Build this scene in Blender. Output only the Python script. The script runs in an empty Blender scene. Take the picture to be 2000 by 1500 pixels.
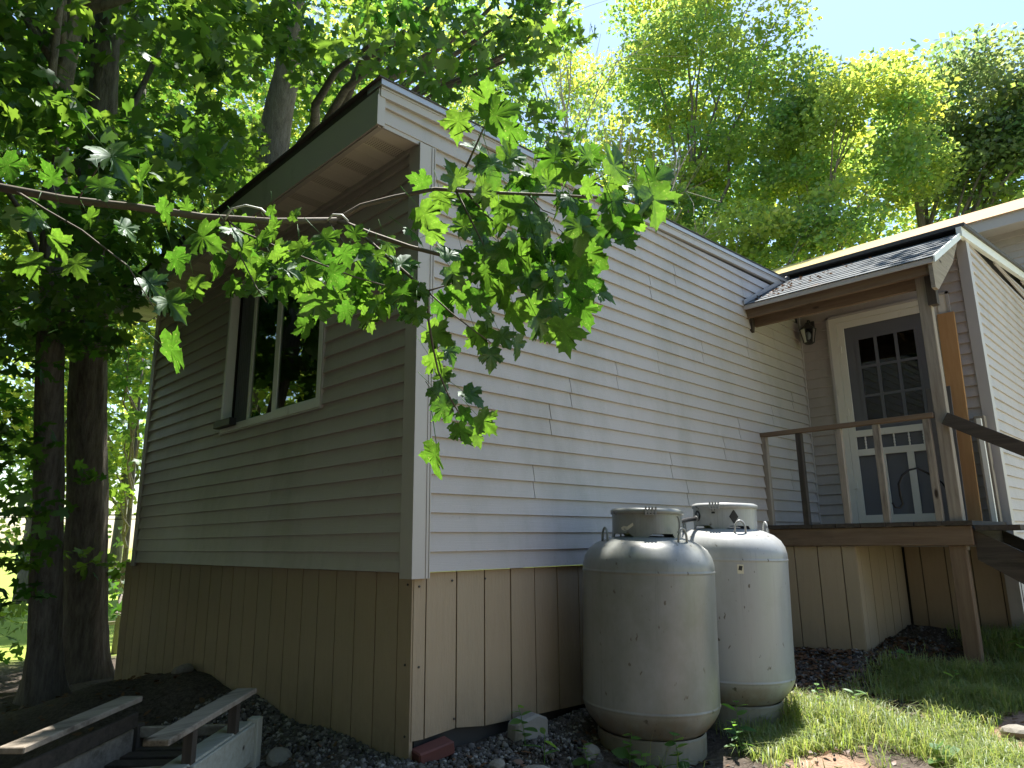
import bpy, bmesh, math, random
import numpy as np
from mathutils import Vector, Matrix

random.seed(7)
rng = np.random.default_rng(11)
SC = bpy.context.scene
COL = SC.collection
R = math.radians

# ------------------------------------------------------------------ camera
F = 1366.35                       # focal length in pixels of the 2000 px wide photograph
CAM = np.array([-2.2423, -2.9821, 0.1512])
M = np.array([[0.70996587, -0.70415342, -0.01079021],
              [-0.14714311, -0.16330656, 0.97554081],
              [0.68869251, 0.69101297, 0.21955341]])
cd = bpy.data.cameras.new('camera')
cd.sensor_width = 36.0
cd.lens = F / 2000 * 36
cd.clip_start = 0.05
cd.clip_end = 2000
cam = bpy.data.objects.new('camera', cd)
COL.objects.link(cam)
mw = Matrix.Identity(4)
for i in range(3):
    mw[i][0], mw[i][1], mw[i][2], mw[i][3] = M[0][i], M[1][i], -M[2][i], CAM[i]
cam.matrix_world = mw
SC.camera = cam


def at(u, v, d):
    """the point d metres deep that the photograph shows at pixel u, v"""
    r = M.T @ np.array([(u - 1000) / F, (750 - v) / F, 1.0])
    return CAM + d * r


def project(P):
    d = (np.asarray(P) - CAM) @ M.T
    w = np.where(d[..., 2] > 0.05, d[..., 2], np.nan)
    return 1000 + F * d[..., 0] / w, 750 - F * d[..., 1] / w, d[..., 2]


# ------------------------------------------------------------------ sky, sun, exposure
SUN_AZ, SUN_EL = R(25.0), R(70.5)        # azimuth measured from +X towards +Y
world = bpy.data.worlds.new('World')
SC.world = world
world.use_nodes = True
wn = world.node_tree
sky = wn.nodes.new('ShaderNodeTexSky')
sky.sky_type = 'NISHITA'
sky.sun_disc = False
sky.sun_elevation = SUN_EL
sky.sun_rotation = R(90) - SUN_AZ
sky.air_density = 1.3
sky.dust_density = .6
sky.ozone_density = 2.0
wn.links.new(sky.outputs[0], wn.nodes['Background'].inputs[0])
wn.nodes['Background'].inputs[1].default_value = 0.088
sl = bpy.data.lights.new('sun', 'SUN')
sl.energy = 5.0
sl.angle = R(0.53)
sl.color = (1.0, 0.95, 0.86)
so = bpy.data.objects.new('sun', sl)
COL.objects.link(so)
sdir = Vector((math.cos(SUN_EL) * math.cos(SUN_AZ), math.cos(SUN_EL) * math.sin(SUN_AZ), math.sin(SUN_EL)))
so.rotation_euler = (-sdir).to_track_quat('-Z', 'Y').to_euler()
so.location = (3, 2, 12)
SC.view_settings.view_transform = 'Standard'
SC.view_settings.look = 'None'
SC.view_settings.exposure = 1.68
SC.view_settings.gamma = 1.0
SC.render.engine = 'CYCLES'
SC.cycles.use_denoising = True
SC.cycles.max_bounces = 8
SC.cycles.diffuse_bounces = 4
SC.cycles.glossy_bounces = 3
SC.cycles.transmission_bounces = 4
SC.cycles.transparent_max_bounces = 8
SC.cycles.sample_clamp_indirect = 6.0


# ------------------------------------------------------------------ materials
class Nodes:
    def __init__(s, name):
        s.m = bpy.data.materials.new(name)
        s.m.use_nodes = True
        s.t = s.m.node_tree
        s.b = s.t.nodes['Principled BSDF']
        s.out = s.t.nodes['Material Output']
        s._tc = None

    def n(s, typ, **kw):
        x = s.t.nodes.new(typ)
        for k, v in kw.items():
            setattr(x, k, v)
        return x

    def link(s, a, b):
        s.t.links.new(a, b)

    def coord(s, scale=(1, 1, 1), kind='Object'):
        if s._tc is None:
            s._tc = s.n('ShaderNodeTexCoord')
        mp = s.n('ShaderNodeMapping')
        mp.inputs['Scale'].default_value = scale
        s.link(s._tc.outputs[kind], mp.inputs[0])
        return mp.outputs[0]

    def noise(s, scale=5, detail=4, rough=.6, vec=None):
        x = s.n('ShaderNodeTexNoise')
        x.inputs['Scale'].default_value = scale
        x.inputs['Detail'].default_value = detail
        x.inputs['Roughness'].default_value = rough
        if vec is not None:
            s.link(vec, x.inputs['Vector'])
        return x.outputs['Fac']

    def ramp(s, fac, stops):
        x = s.n('ShaderNodeValToRGB')
        e = x.color_ramp.elements
        while len(e) < len(stops):
            e.new(.5)
        for i, (p, c) in enumerate(stops):
            e[i].position = p
            e[i].color = (*c, 1) if len(c) == 3 else c
        s.link(fac, x.inputs[0])
        return x.outputs[0]

    def mix(s, fac, a, b, mode='MIX'):
        x = s.n('ShaderNodeMix', data_type='RGBA', blend_type=mode)
        for inp, v in ((x.inputs[0], fac), (x.inputs[6], a), (x.inputs[7], b)):
            if hasattr(v, 'links') or hasattr(v, 'is_linked'):
                s.link(v, inp)
            elif isinstance(v, (int, float)):
                inp.default_value = v
            else:
                inp.default_value = (*v, 1) if len(v) == 3 else v
        return x.outputs[2]

    def bump(s, h, strength=.3, dist=.01):
        x = s.n('ShaderNodeBump')
        x.inputs['Strength'].default_value = strength
        x.inputs['Distance'].default_value = dist
        s.link(h, x.inputs['Height'])
        s.link(x.outputs[0], s.b.inputs['Normal'])

    def attr(s, name):
        x = s.n('ShaderNodeAttribute', attribute_name=name)
        return x.outputs['Fac']

    def base(s, v):
        if hasattr(v, 'is_linked'):
            s.link(v, s.b.inputs['Base Color'])
        else:
            s.b.inputs['Base Color'].default_value = (*v, 1)

    def set(s, rough=None, metal=None, spec=None, ior=None):
        if rough is not None:
            s.b.inputs['Roughness'].default_value = rough
        if metal is not None:
            s.b.inputs['Metallic'].default_value = metal
        if spec is not None:
            s.b.inputs['Specular IOR Level'].default_value = spec
        if ior is not None:
            s.b.inputs['IOR'].default_value = ior


def mottled(name, c1, c2, scale=6, rough=.6, bump=.0, bscale=60, stretch=(1, 1, 1), dirt=None, metal=0, spec=.5):
    k = Nodes(name)
    v = k.coord(stretch)
    col = k.mix(k.noise(scale, 5, .65, v), c1, c2)
    if dirt:
        dc, ds, lo, hi = dirt
        f = k.ramp(k.noise(ds, 6, .7, k.coord((1, 1, .35))), [(lo, (0, 0, 0)), (hi, (1, 1, 1))])
        col = k.mix(f, col, dc)
    k.base(col)
    k.set(rough=rough, metal=metal, spec=spec)
    if bump:
        k.bump(k.noise(bscale, 6, .7, v), bump, .004)
    return k.m


MAT = {}
# vinyl siding: taupe with faint embossed grain and a little grime
for nm, gx in (('siding_x', (.25, 30, 30)), ('siding_y', (30, .25, 30))):
    k = Nodes(nm)
    g = k.noise(14, 5, .6, k.coord(gx))
    big = k.noise(1.3, 4, .6, k.coord((1, 1, 1)))
    col = k.mix(big, (.42, .384, .364), (.468, .43, .408))
    spk = k.ramp(k.noise(55, 2, .5, k.coord((1, 1, .6))), [(.68, (0, 0, 0)), (.76, (1, 1, 1))])
    col = k.mix(k.mix(.75, spk, (0, 0, 0)), col, (.16, .14, .11))
    gr = k.ramp(k.noise(2.2, 6, .7, k.coord((1, 1, .4))), [(.48, (0, 0, 0)), (.8, (1, 1, 1))])
    col = k.mix(k.mix(.4, gr, (0, 0, 0)), col, (.25, .235, .19))
    k.base(col)
    k.set(rough=.42, spec=.4)
    k.bump(k.mix(.75, g, k.noise(1.1, 3, .5, k.coord((1, 1, 1.5)))), .5, .012)
    MAT[nm] = k.m
MAT['trim'] = mottled('trim', (.41, .385, .37), (.46, .43, .41), 2, .45, .05, 30, dirt=((.22, .2, .17), 3, .6, .9))
MAT['soffit'] = mottled('soffit', (.56, .53, .47), (.60, .57, .51), 2, .5)
# perforated soffit strip
k = Nodes('soffit_vent')
vr = k.n('ShaderNodeTexVoronoi')
vr.inputs['Scale'].default_value = 62
vr.inputs['Randomness'].default_value = 0
k.link(k.coord((1, 1, 1)), vr.inputs['Vector'])
k.base(k.mix(k.ramp(vr.outputs['Distance'], [(.26, (1, 1, 1)), (.33, (0, 0, 0))]), (.52, .49, .43), (.05, .05, .045)))
k.set(rough=.55)
MAT['soffit_vent'] = k.m
MAT['white_paint'] = mottled('white_paint', (.70, .68, .60), (.76, .74, .67), 4, .5, .1, 40, dirt=((.35, .31, .24), 5, .62, .85))
MAT['vinyl_white'] = mottled('vinyl_white', (.70, .72, .69), (.77, .78, .75), 3, .4, dirt=((.25, .24, .18), 7, .62, .85))
MAT['door_grey'] = mottled('door_grey', (.115, .12, .14), (.14, .145, .165), 3, .5)
MAT['black_plastic_and_shade'] = mottled('black_plastic_and_shade', (.012, .012, .013), (.02, .02, .02), 6, .45)
MAT['dark_metal'] = mottled('dark_metal', (.02, .02, .022), (.05, .045, .04), 14, .5, .1)
MAT['grey_steel'] = mottled('grey_steel', (.35, .36, .36), (.22, .22, .21), 12, .4, .05, metal=.4)
MAT['flashing'] = mottled('flashing', (.33, .33, .33), (.5, .5, .5), 5, .4, metal=.5)
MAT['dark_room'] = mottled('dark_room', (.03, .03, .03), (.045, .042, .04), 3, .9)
MAT['blind'] = mottled('blind', (.10, .11, .135), (.15, .165, .19), 2, .6)
MAT['concrete'] = mottled('concrete', (.30, .29, .27), (.20, .195, .18), 9, .9, .4, 60)
MAT['brick_red'] = mottled('brick_red', (.13, .036, .028), (.08, .028, .024), 9, .75, .3, 50)
MAT['stone'] = mottled('stone', (.26, .24, .20), (.15, .14, .12), 8, .85, .5, 30)
MAT['gravel'] = mottled('gravel', (.17, .165, .16), (.07, .065, .06), 9, .85)
MAT['cable'] = mottled('cable', (.01, .01, .011), (.02, .02, .022), 5, .65, spec=.2)


def wood(name, c1, c2, axis, dark=(.05, .04, .03), rough=.85, knots=True, streak=.55):
    k = Nodes(name)
    s = [22, 22, 22]
    s[axis] = 1.3
    v = k.coord(tuple(s))
    f = k.noise(1.6, 6, .7, v)
    col = k.mix(k.ramp(f, [(.3, (0, 0, 0)), (.7, (1, 1, 1))]), c1, c2)
    s2 = [5, 5, 5]
    s2[axis] = .8
    st = k.ramp(k.noise(1.5, 5, .7, k.coord(tuple(s2))), [(streak, (0, 0, 0)), (streak + .2, (1, 1, 1))])
    col = k.mix(st, col, dark)
    if knots:
        kv = k.n('ShaderNodeTexVoronoi')
        kv.inputs['Scale'].default_value = 1.0
        s3 = [7, 7, 7]
        s3[axis] = 2.4
        k.link(k.coord(tuple(s3)), kv.inputs['Vector'])
        kn = k.ramp(kv.outputs['Distance'], [(.06, (1, 1, 1)), (.12, (0, 0, 0))])
        col = k.mix(kn, col, (.035, .025, .018))
    k.base(col)
    k.set(rough=rough, spec=.25)
    k.bump(f, .5, .003)
    return k.m


for ax, an in enumerate('xyz'):
    MAT['wood_grey_' + an] = wood('wood_grey_' + an, (.19, .155, .12), (.33, .29, .24), ax)
    MAT['wood_brown_' + an] = wood('wood_brown_' + an, (.13, .085, .055), (.20, .145, .095), ax)
    MAT['wood_dark_' + an] = wood('wood_dark_' + an, (.040, .034, .028), (.085, .070, .056), ax, dark=(.02, .022, .014))
    MAT['wood_white_' + an] = wood('wood_white_' + an, (.42, .42, .36), (.30, .30, .24), ax, dark=(.17, .18, .11), streak=.6)
MAT['wood_new'] = wood('wood_new', (.42, .22, .09), (.50, .29, .13), 2, dark=(.30, .15, .06), streak=.65)
MAT['panel_dark'] = mottled('panel_dark', (.075, .065, .06), (.10, .09, .085), 3, .7)

# skirt boards: tan textured plywood
k = Nodes('skirt_board')
v = k.coord((26, 26, 1.6))
f = k.noise(1.8, 6, .75, v)
fine = k.noise(60, 4, .6, k.coord((1, 1, .25)))
col = k.mix(f, (.345, .262, .170), (.41, .325, .222))
mo = k.ramp(k.noise(1.5, 6, .7, k.coord((1, 1, .6))), [(.52, (0, 0, 0)), (.8, (1, 1, 1))])
col = k.mix(k.mix(.6, mo, (0, 0, 0)), col, (.27, .235, .16))
info = k.n('ShaderNodeObjectInfo')
col = k.mix(k.mix(.7, info.outputs['Random'], (0, 0, 0)), col, (.36, .31, .22))
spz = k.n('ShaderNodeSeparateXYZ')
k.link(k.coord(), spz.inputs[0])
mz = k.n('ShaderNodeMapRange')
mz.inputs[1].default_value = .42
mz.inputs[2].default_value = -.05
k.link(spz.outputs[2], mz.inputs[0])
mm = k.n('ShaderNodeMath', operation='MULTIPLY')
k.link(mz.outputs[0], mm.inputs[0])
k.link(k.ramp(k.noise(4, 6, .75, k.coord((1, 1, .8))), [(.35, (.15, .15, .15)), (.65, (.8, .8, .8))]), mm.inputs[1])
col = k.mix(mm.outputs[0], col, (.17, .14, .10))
gs = k.ramp(k.noise(2.2, 7, .8, k.coord((22, 22, 1.1))), [(.56, (0, 0, 0)), (.68, (.45, .45, .45))])
col = k.mix(gs, col, (.26, .205, .13))
k.base(col)
k.set(rough=.75, spec=.3)
k.bump(k.mix(.5, f, fine), .9, .006)
MAT['skirt'] = k.m

# propane tank paint: light grey with algae film, streaks and rusty bottom
def tank_paint(name, c1, c2, algae, lo, hi):
    k = Nodes(name)
    tc = k.n('ShaderNodeTexCoord')
    sx = k.n('ShaderNodeSeparateXYZ')
    k.link(tc.outputs['Object'], sx.inputs[0])
    st = k.noise(2.2, 6, .7, k.coord((9, 9, .55)))
    al = k.noise(1.9, 6, .72, k.coord((1, 1, .7)))
    col = k.mix(st, c1, c2)
    col = k.mix(k.ramp(al, [(lo, (0, 0, 0)), (hi, (.9, .9, .9))]), col, algae)
    dr = k.ramp(k.noise(3.0, 6, .75, k.coord((11, 11, .35))), [(.55, (0, 0, 0)), (.78, (.7, .7, .7))])
    col = k.mix(dr, col, tuple(x * .55 for x in c2))
    rz = k.n('ShaderNodeMapRange')
    rz.inputs[1].default_value = .30
    rz.inputs[2].default_value = .08
    k.link(sx.outputs[2], rz.inputs[0])
    rn = k.n('ShaderNodeMath', operation='MULTIPLY')
    k.link(rz.outputs[0], rn.inputs[0])
    k.link(k.ramp(k.noise(5, 6, .75, k.coord((1, 1, .6))), [(.35, (0, 0, 0)), (.6, (1, 1, 1))]), rn.inputs[1])
    col = k.mix(rn.outputs[0], col, (.20, .115, .05))
    ru = k.ramp(k.noise(2.6, 7, .8, k.coord((6, 6, .5))), [(.62, (0, 0, 0)), (.74, (.75, .75, .75))])
    col = k.mix(ru, col, (.19, .175, .13))
    sp = k.ramp(k.noise(30, 2, .5, k.coord((1, 1, .6))), [(.69, (0, 0, 0)), (.74, (1, 1, 1))])
    col = k.mix(sp, col, (.10, .09, .07))
    k.base(col)
    k.set(rough=.32, spec=.5)
    k.bump(k.noise(9, 4, .6, k.coord((1, 1, 1))), .05, .01)
    return k.m


MAT['tank1'] = tank_paint('tank_paint_stained', (.27, .282, .28), (.215, .226, .222), (.14, .15, .118), .34, .68)
MAT['tank2'] = tank_paint('tank_paint_clean', (.36, .372, .375), (.30, .312, .314), (.235, .243, .21), .46, .8)
MAT['tank_ring'] = mottled('tank_ring', (.24, .23, .19), (.17, .15, .11), 6, .6, .2, 40, dirt=((.12, .09, .06), 4, .5, .8))
MAT['sticker'] = mottled('sticker', (.62, .60, .48), (.50, .45, .33), 40, .6)

# glass: real clear pane with strong surface reflection
def glass(name, tint=(.75, .82, .80), refl=1.65):
    k = Nodes(name)
    fr = k.n('ShaderNodeFresnel')
    fr.inputs['IOR'].default_value = refl
    tr = k.n('ShaderNodeBsdfTransparent')
    tr.inputs['Color'].default_value = (*tint, 1)
    gl = k.n('ShaderNodeBsdfGlossy')
    gl.inputs['Roughness'].default_value = .01
    gl.inputs['Color'].default_value = (.95, 1, .98, 1)
    mx = k.n('ShaderNodeMixShader')
    k.link(fr.outputs[0], mx.inputs[0])
    k.link(tr.outputs[0], mx.inputs[1])
    k.link(gl.outputs[0], mx.inputs[2])
    k.link(mx.outputs[0], k.out.inputs[0])
    return k.m


MAT['glass'] = glass('glass', (.62, .70, .68), 3.0)
MAT['glass_door'] = glass('glass_door', (.5, .52, .56), 1.5)

# shingles
k = Nodes('shingle')
info = k.n('ShaderNodeObjectInfo')
col = k.mix(info.outputs['Random'], (.085, .105, .125), (.15, .17, .185))
col = k.mix(k.ramp(k.noise(70, 3, .6, k.coord()), [(.4, (0, 0, 0)), (.7, (1, 1, 1))]), col, (.20, .195, .185))
col = k.mix(k.ramp(k.noise(3.0, 6, .75, k.coord()), [(.58, (0, 0, 0)), (.72, (.8, .8, .8))]), col, (.20, .135, .085))
k.base(col)
k.set(rough=.95, spec=.15)
k.bump(k.noise(160, 2, .5, k.coord()), .5, .004)
MAT['shingle'] = k.m
k = Nodes('roof_tan')
col = k.mix(k.noise(22, 6, .7, k.coord()), (.36, .23, .14), (.46, .33, .22))
yy = k.n('ShaderNodeSeparateXYZ')
tc = k.n('ShaderNodeTexCoord')
k.link(tc.outputs['Object'], yy.inputs[0])
mr = k.n('ShaderNodeMapRange')
mr.inputs[1].default_value = -1.6
mr.inputs[2].default_value = 1.2
k.link(yy.outputs[1], mr.inputs[0])
ms = k.n('ShaderNodeMath', operation='MULTIPLY')
k.link(mr.outputs[0], ms.inputs[0])
k.link(k.ramp(k.noise(5, 6, .8, k.coord()), [(.38, (0, 0, 0)), (.6, (1, 1, 1))]), ms.inputs[1])
k.base(k.mix(ms.outputs[0], col, (.30, .32, .05)))
k.set(rough=.95, spec=.1)
MAT['roof_tan'] = k.m
MAT['roof_dark'] = mottled('roof_dark', (.05, .05, .05), (.09, .085, .08), 20, .9, .3, 60)


def bark(name, c1, c2):
    k = Nodes(name)
    v = k.coord((9, 9, 1.5))
    f = k.noise(2.4, 8, .75, v)
    g = k.noise(7, 6, .7, k.coord((9, 9, 2.2)))
    col = k.mix(k.ramp(f, [(.35, (0, 0, 0)), (.65, (1, 1, 1))]), c1, c2)
    li = k.ramp(k.noise(3, 5, .7, k.coord()), [(.58, (0, 0, 0)), (.75, (1, 1, 1))])
    col = k.mix(k.mix(.6, li, (0, 0, 0)), col, (.20, .205, .17))
    k.base(col)
    k.set(rough=.95, spec=.1)
    k.bump(k.mix(.4, f, g), .9, .03)
    return k.m


MAT['bark'] = bark('bark', (.10, .088, .078), (.25, .225, .20))
MAT['bark_grey'] = bark('bark_grey', (.12, .105, .09), (.24, .215, .19))
MAT['bark_twig'] = mottled('bark_twig', (.09, .075, .06), (.17, .145, .115), 20, .8, .2, 80, (1, 1, 1))
MAT['dead_wood'] = mottled('dead_wood', (.26, .23, .20), (.36, .33, .29), 6, .85)


def leaf_mat(name, ca, cb, ta, tb, source='attr', spots=False, gloss=.48, tfac=.5):
    """thin leaf: diffuse + translucent + waxy sheen; colour varies from leaf to leaf"""
    k = Nodes(name)
    if source == 'attr':
        f = k.attr('tint')
    else:
        f = k.n('ShaderNodeObjectInfo').outputs['Random']
    dc = k.mix(f, ca, cb)
    tcol = k.mix(f, ta, tb)
    hole = None
    if spots:
        s = k.ramp(k.noise(16, 2, .5, k.coord()), [(.66, (0, 0, 0)), (.70, (1, 1, 1))])
        tcol = k.mix(s, tcol, (.60, .70, .18))
        ve = k.ramp(k.noise(5, 3, .6, k.coord((1, 1, 1))), [(.35, (.6, .6, .6)), (.65, (1, 1, 1))])
        tcol = k.mix(1.0, tcol, ve, 'MULTIPLY')
        # five palmate veins fanning from the stalk
        tc = k.n('ShaderNodeTexCoord')
        sx = k.n('ShaderNodeSeparateXYZ')
        k.link(tc.outputs['Object'], sx.inputs[0])

        def mth(op, a_, b_=None):
            q = k.n('ShaderNodeMath', operation=op)
            for i_, v_ in enumerate((a_, b_)):
                if v_ is None:
                    continue
                if hasattr(v_, 'is_linked'):
                    k.link(v_, q.inputs[i_])
                else:
                    q.inputs[i_].default_value = v_
            return q.outputs[0]
        an = mth('ARCTAN2', sx.outputs[0], sx.outputs[1])
        rad = mth('SQRT', mth('ADD', mth('MULTIPLY', sx.outputs[0], sx.outputs[0]), mth('MULTIPLY', sx.outputs[1], sx.outputs[1])))
        vd = mth('MULTIPLY', mth('ABSOLUTE', mth('SINE', mth('MULTIPLY', an, 4.2))), mth('MULTIPLY', rad, .24))
        vm = k.ramp(vd, [(.006, (1, 1, 1)), (.022, (0, 0, 0))])
        dc = k.mix(k.mix(.6, vm, (0, 0, 0)), dc, (.16, .24, .07))
        tcol = k.mix(k.mix(.5, vm, (0, 0, 0)), tcol, (.10, .22, .03))
        # insect holes
        h3 = k.noise(7.5, 2, .5, k.coord())
        hole = k.ramp(h3, [(.735, (0, 0, 0)), (.74, (1, 1, 1))])
    d = k.n('ShaderNodeBsdfDiffuse')
    k.link(dc, d.inputs[0])
    t = k.n('ShaderNodeBsdfTranslucent')
    k.link(tcol, t.inputs[0])
    g = k.n('ShaderNodeBsdfGlossy')
    g.inputs['Roughness'].default_value = gloss
    g.inputs['Color'].default_value = (.8, .85, .9, 1)
    m1 = k.n('ShaderNodeMixShader')
    m1.inputs[0].default_value = tfac
    k.link(d.outputs[0], m1.inputs[1])
    k.link(t.outputs[0], m1.inputs[2])
    m2 = k.n('ShaderNodeMixShader')
    m2.inputs[0].default_value = .04
    k.link(m1.outputs[0], m2.inputs[1])
    k.link(g.outputs[0], m2.inputs[2])
    last = m2
    if hole is not None:
        tr = k.n('ShaderNodeBsdfTransparent')
        last = k.n('ShaderNodeMixShader')
        k.link(hole, last.inputs[0])
        k.link(m2.outputs[0], last.inputs[1])
        k.link(tr.outputs[0], last.inputs[2])
    k.link(last.outputs[0], k.out.inputs[0])
    return k.m


MAT['leaf_hero'] = leaf_mat('leaf_hero', (.035, .095, .018), (.06, .14, .025), (.10, .30, .02), (.26, .50, .04), 'object', True, tfac=.45)
MAT['leaf_mid'] = leaf_mat('leaf_mid', (.035, .09, .018), (.065, .14, .025), (.09, .26, .022), (.34, .50, .05), tfac=.45)
MAT['leaf_far'] = leaf_mat('leaf_far', (.07, .14, .045), (.13, .18, .04), (.30, .52, .11), (.80, .80, .10), gloss=.5, tfac=.6)
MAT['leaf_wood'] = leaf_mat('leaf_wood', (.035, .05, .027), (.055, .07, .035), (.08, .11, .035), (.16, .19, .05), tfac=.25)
MAT['leaf_oak'] = leaf_mat('leaf_oak', (.075, .125, .065), (.13, .16, .07), (.22, .36, .12), (.56, .60, .17), gloss=.4, tfac=.52)
MAT['leaf_weed'] = leaf_mat('leaf_weed', (.05, .13, .03), (.09, .19, .04), (.2, .42, .05), (.34, .55, .07), 'object')
MAT['grass'] = leaf_mat('grass', (.09, .16, .03), (.30, .28, .12), (.34, .50, .06), (.62, .58, .2), gloss=.5, tfac=.4)
MAT['litter'] = leaf_mat('litter', (.07, .04, .022), (.17, .085, .04), (.10, .05, .02), (.2, .1, .04), tfac=.15)

# ground: gravelly dirt, red soil and turf earth mixed by painted masks
k = Nodes('ground')
n1 = k.noise(38, 6, .75, k.coord())
n2 = k.noise(3, 6, .7, k.coord())
dirt = k.mix(k.ramp(n1, [(.35, (0, 0, 0)), (.65, (1, 1, 1))]), (.035, .028, .022), (.12, .10, .085))
soil = k.mix(k.ramp(n1, [(.3, (0, 0, 0)), (.7, (1, 1, 1))]), (.17, .105, .072), (.38, .265, .19))
turf = k.mix(n1, (.05, .06, .022), (.10, .105, .045))
lawn = k.mix(k.noise(1.2, 5, .7, k.coord()), (.19, .27, .05), (.27, .33, .07))
c = k.mix(k.attr('grass'), dirt, turf)
c = k.mix(k.attr('soil'), c, soil)
c = k.mix(k.attr('lawn'), c, lawn)
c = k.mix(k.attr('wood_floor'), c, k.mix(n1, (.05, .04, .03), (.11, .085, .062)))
k.base(c)
k.set(rough=.95, spec=.1)
k.bump(k.mix(.4, n1, k.noise(120, 3, .6, k.coord())), .9, .02)
MAT['ground'] = k.m


# ------------------------------------------------------------------ mesh helpers
ORG = {}


def tag(o, label=None, cat=None, group=None, kind=None):
    if label:
        o['label'] = label
    if cat:
        o['category'] = cat
    if group:
        o['group'] = group
    if kind:
        o['kind'] = kind
    return o


def thing(name, loc, label, cat, group=None):
    o = bpy.data.objects.new(name, None)
    o.empty_display_size = .1
    COL.objects.link(o)
    o.location = loc
    ORG[o] = np.array(loc, float)
    return tag(o, label, cat, group)


def attach(name, me, parent=None, mat=None):
    o = bpy.data.objects.new(name, me)
    COL.objects.link(o)
    if mat is not None and not me.materials:
        me.materials.append(MAT[mat] if isinstance(mat, str) else mat)
    if parent is not None:
        o.parent = parent
        ORG[o] = ORG.get(parent, np.zeros(3))
    else:
        ORG[o] = np.zeros(3)
    return o


class MB:
    """collects shapes, then builds ONE mesh object"""

    def __init__(s):
        s.v, s.f = [], []

    def add(s, vs, fs):
        b = len(s.v)
        s.v += [tuple(map(float, p)) for p in vs]
        s.f += [tuple(i + b for i in f) for f in fs]
        return s

    def box(s, x0, x1, y0, y1, z0, z1):
        x0, x1 = min(x0, x1), max(x0, x1)
        y0, y1 = min(y0, y1), max(y0, y1)
        z0, z1 = min(z0, z1), max(z0, z1)
        return s.add([(x0, y0, z0), (x1, y0, z0), (x1, y1, z0), (x0, y1, z0), (x0, y0, z1), (x1, y0, z1), (x1, y1, z1), (x0, y1, z1)],
                     [(0, 3, 2, 1), (4, 5, 6, 7), (0, 1, 5, 4), (1, 2, 6, 5), (2, 3, 7, 6), (3, 0, 4, 7)])

    def bar(s, a, b, w, h, up=(0, 0, 1)):
        """rectangular bar from a to b, w wide and h high"""
        a, b = np.array(a, float), np.array(b, float)
        d = (b - a) / np.linalg.norm(b - a)
        side = np.cross(d, up)
        side /= np.linalg.norm(side)
        u = np.cross(side, d)
        vs = []
        for p in (a, b):
            for i, j in ((-1, -1), (1, -1), (1, 1), (-1, 1)):
                vs.append(p + side * i * w / 2 + u * j * h / 2)
        return s.add(vs, [(3, 2, 1, 0), (4, 5, 6, 7), (0, 1, 5, 4), (1, 2, 6, 5), (2, 3, 7, 6), (3, 0, 4, 7)])

    def prism(s, loop, vec):
        """planar loop of points pushed along vec"""
        n = len(loop)
        vec = np.array(vec, float)
        vs = [np.array(p, float) for p in loop]
        return s.add(vs + [p + vec for p in vs], [tuple(range(n))[::-1], tuple(range(n, 2 * n))] + [(i, (i + 1) % n, n + (i + 1) % n, n + i) for i in range(n)])

    def tube(s, pts, rad, sides=6, cap=True):
        pts = [np.array(p, float) for p in pts]
        n = len(pts)
        rad = list(rad) if hasattr(rad, '__len__') else [rad] * n
        b = len(s.v)
        ref = np.array((0.3, 0.2, 1.0))
        for i, p in enumerate(pts):
            d = pts[min(i + 1, n - 1)] - pts[max(i - 1, 0)]
            d = d / (np.linalg.norm(d) + 1e-9)
            a = np.cross(d, ref)
            if np.linalg.norm(a) < .05:
                a = np.cross(d, (1, 0, 0))
            a /= np.linalg.norm(a)
            c = np.cross(d, a)
            for j in range(sides):
                t = 2 * math.pi * j / sides
                s.v.append(tuple(p + rad[i] * (math.cos(t) * a + math.sin(t) * c)))
        for i in range(n - 1):
            for j in range(sides):
                s.f.append((b + i * sides + j, b + i * sides + (j + 1) % sides, b + (i + 1) * sides + (j + 1) % sides, b + (i + 1) * sides + j))
        if cap:
            s.f.append(tuple(b + j for j in range(sides))[::-1])
            s.f.append(tuple(b + (n - 1) * sides + j for j in range(sides)))
        return s

    def lathe(s, prof, seg=48, c=(0, 0, 0)):
        b = len(s.v)
        for r, z in prof:
            for j in range(seg):
                t = 2 * math.pi * j / seg
                s.v.append((c[0] + r * math.cos(t), c[1] + r * math.sin(t), c[2] + z))
        for i in range(len(prof) - 1):
            for j in range(seg):
                s.f.append((b + i * seg + j, b + i * seg + (j + 1) % seg, b + (i + 1) * seg + (j + 1) % seg, b + (i + 1) * seg + j))
        return s

    def build(s, name, mat, parent=None, smooth=False, local=False, bevel=0):
        me = bpy.data.meshes.new(name)
        org = np.zeros(3) if (parent is None or local) else ORG[parent]
        me.from_pydata([tuple(np.array(p) - org) for p in s.v], [], s.f)
        if smooth:
            me.polygons.foreach_set('use_smooth', [True] * len(me.polygons))
        me.update()
        o = attach(name, me, parent, mat)
        if bevel:
            bv = o.modifiers.new('bevel', 'BEVEL')
            bv.width = bevel
            bv.segments = 1
            bv.limit_method = 'ANGLE'
        return o


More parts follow.
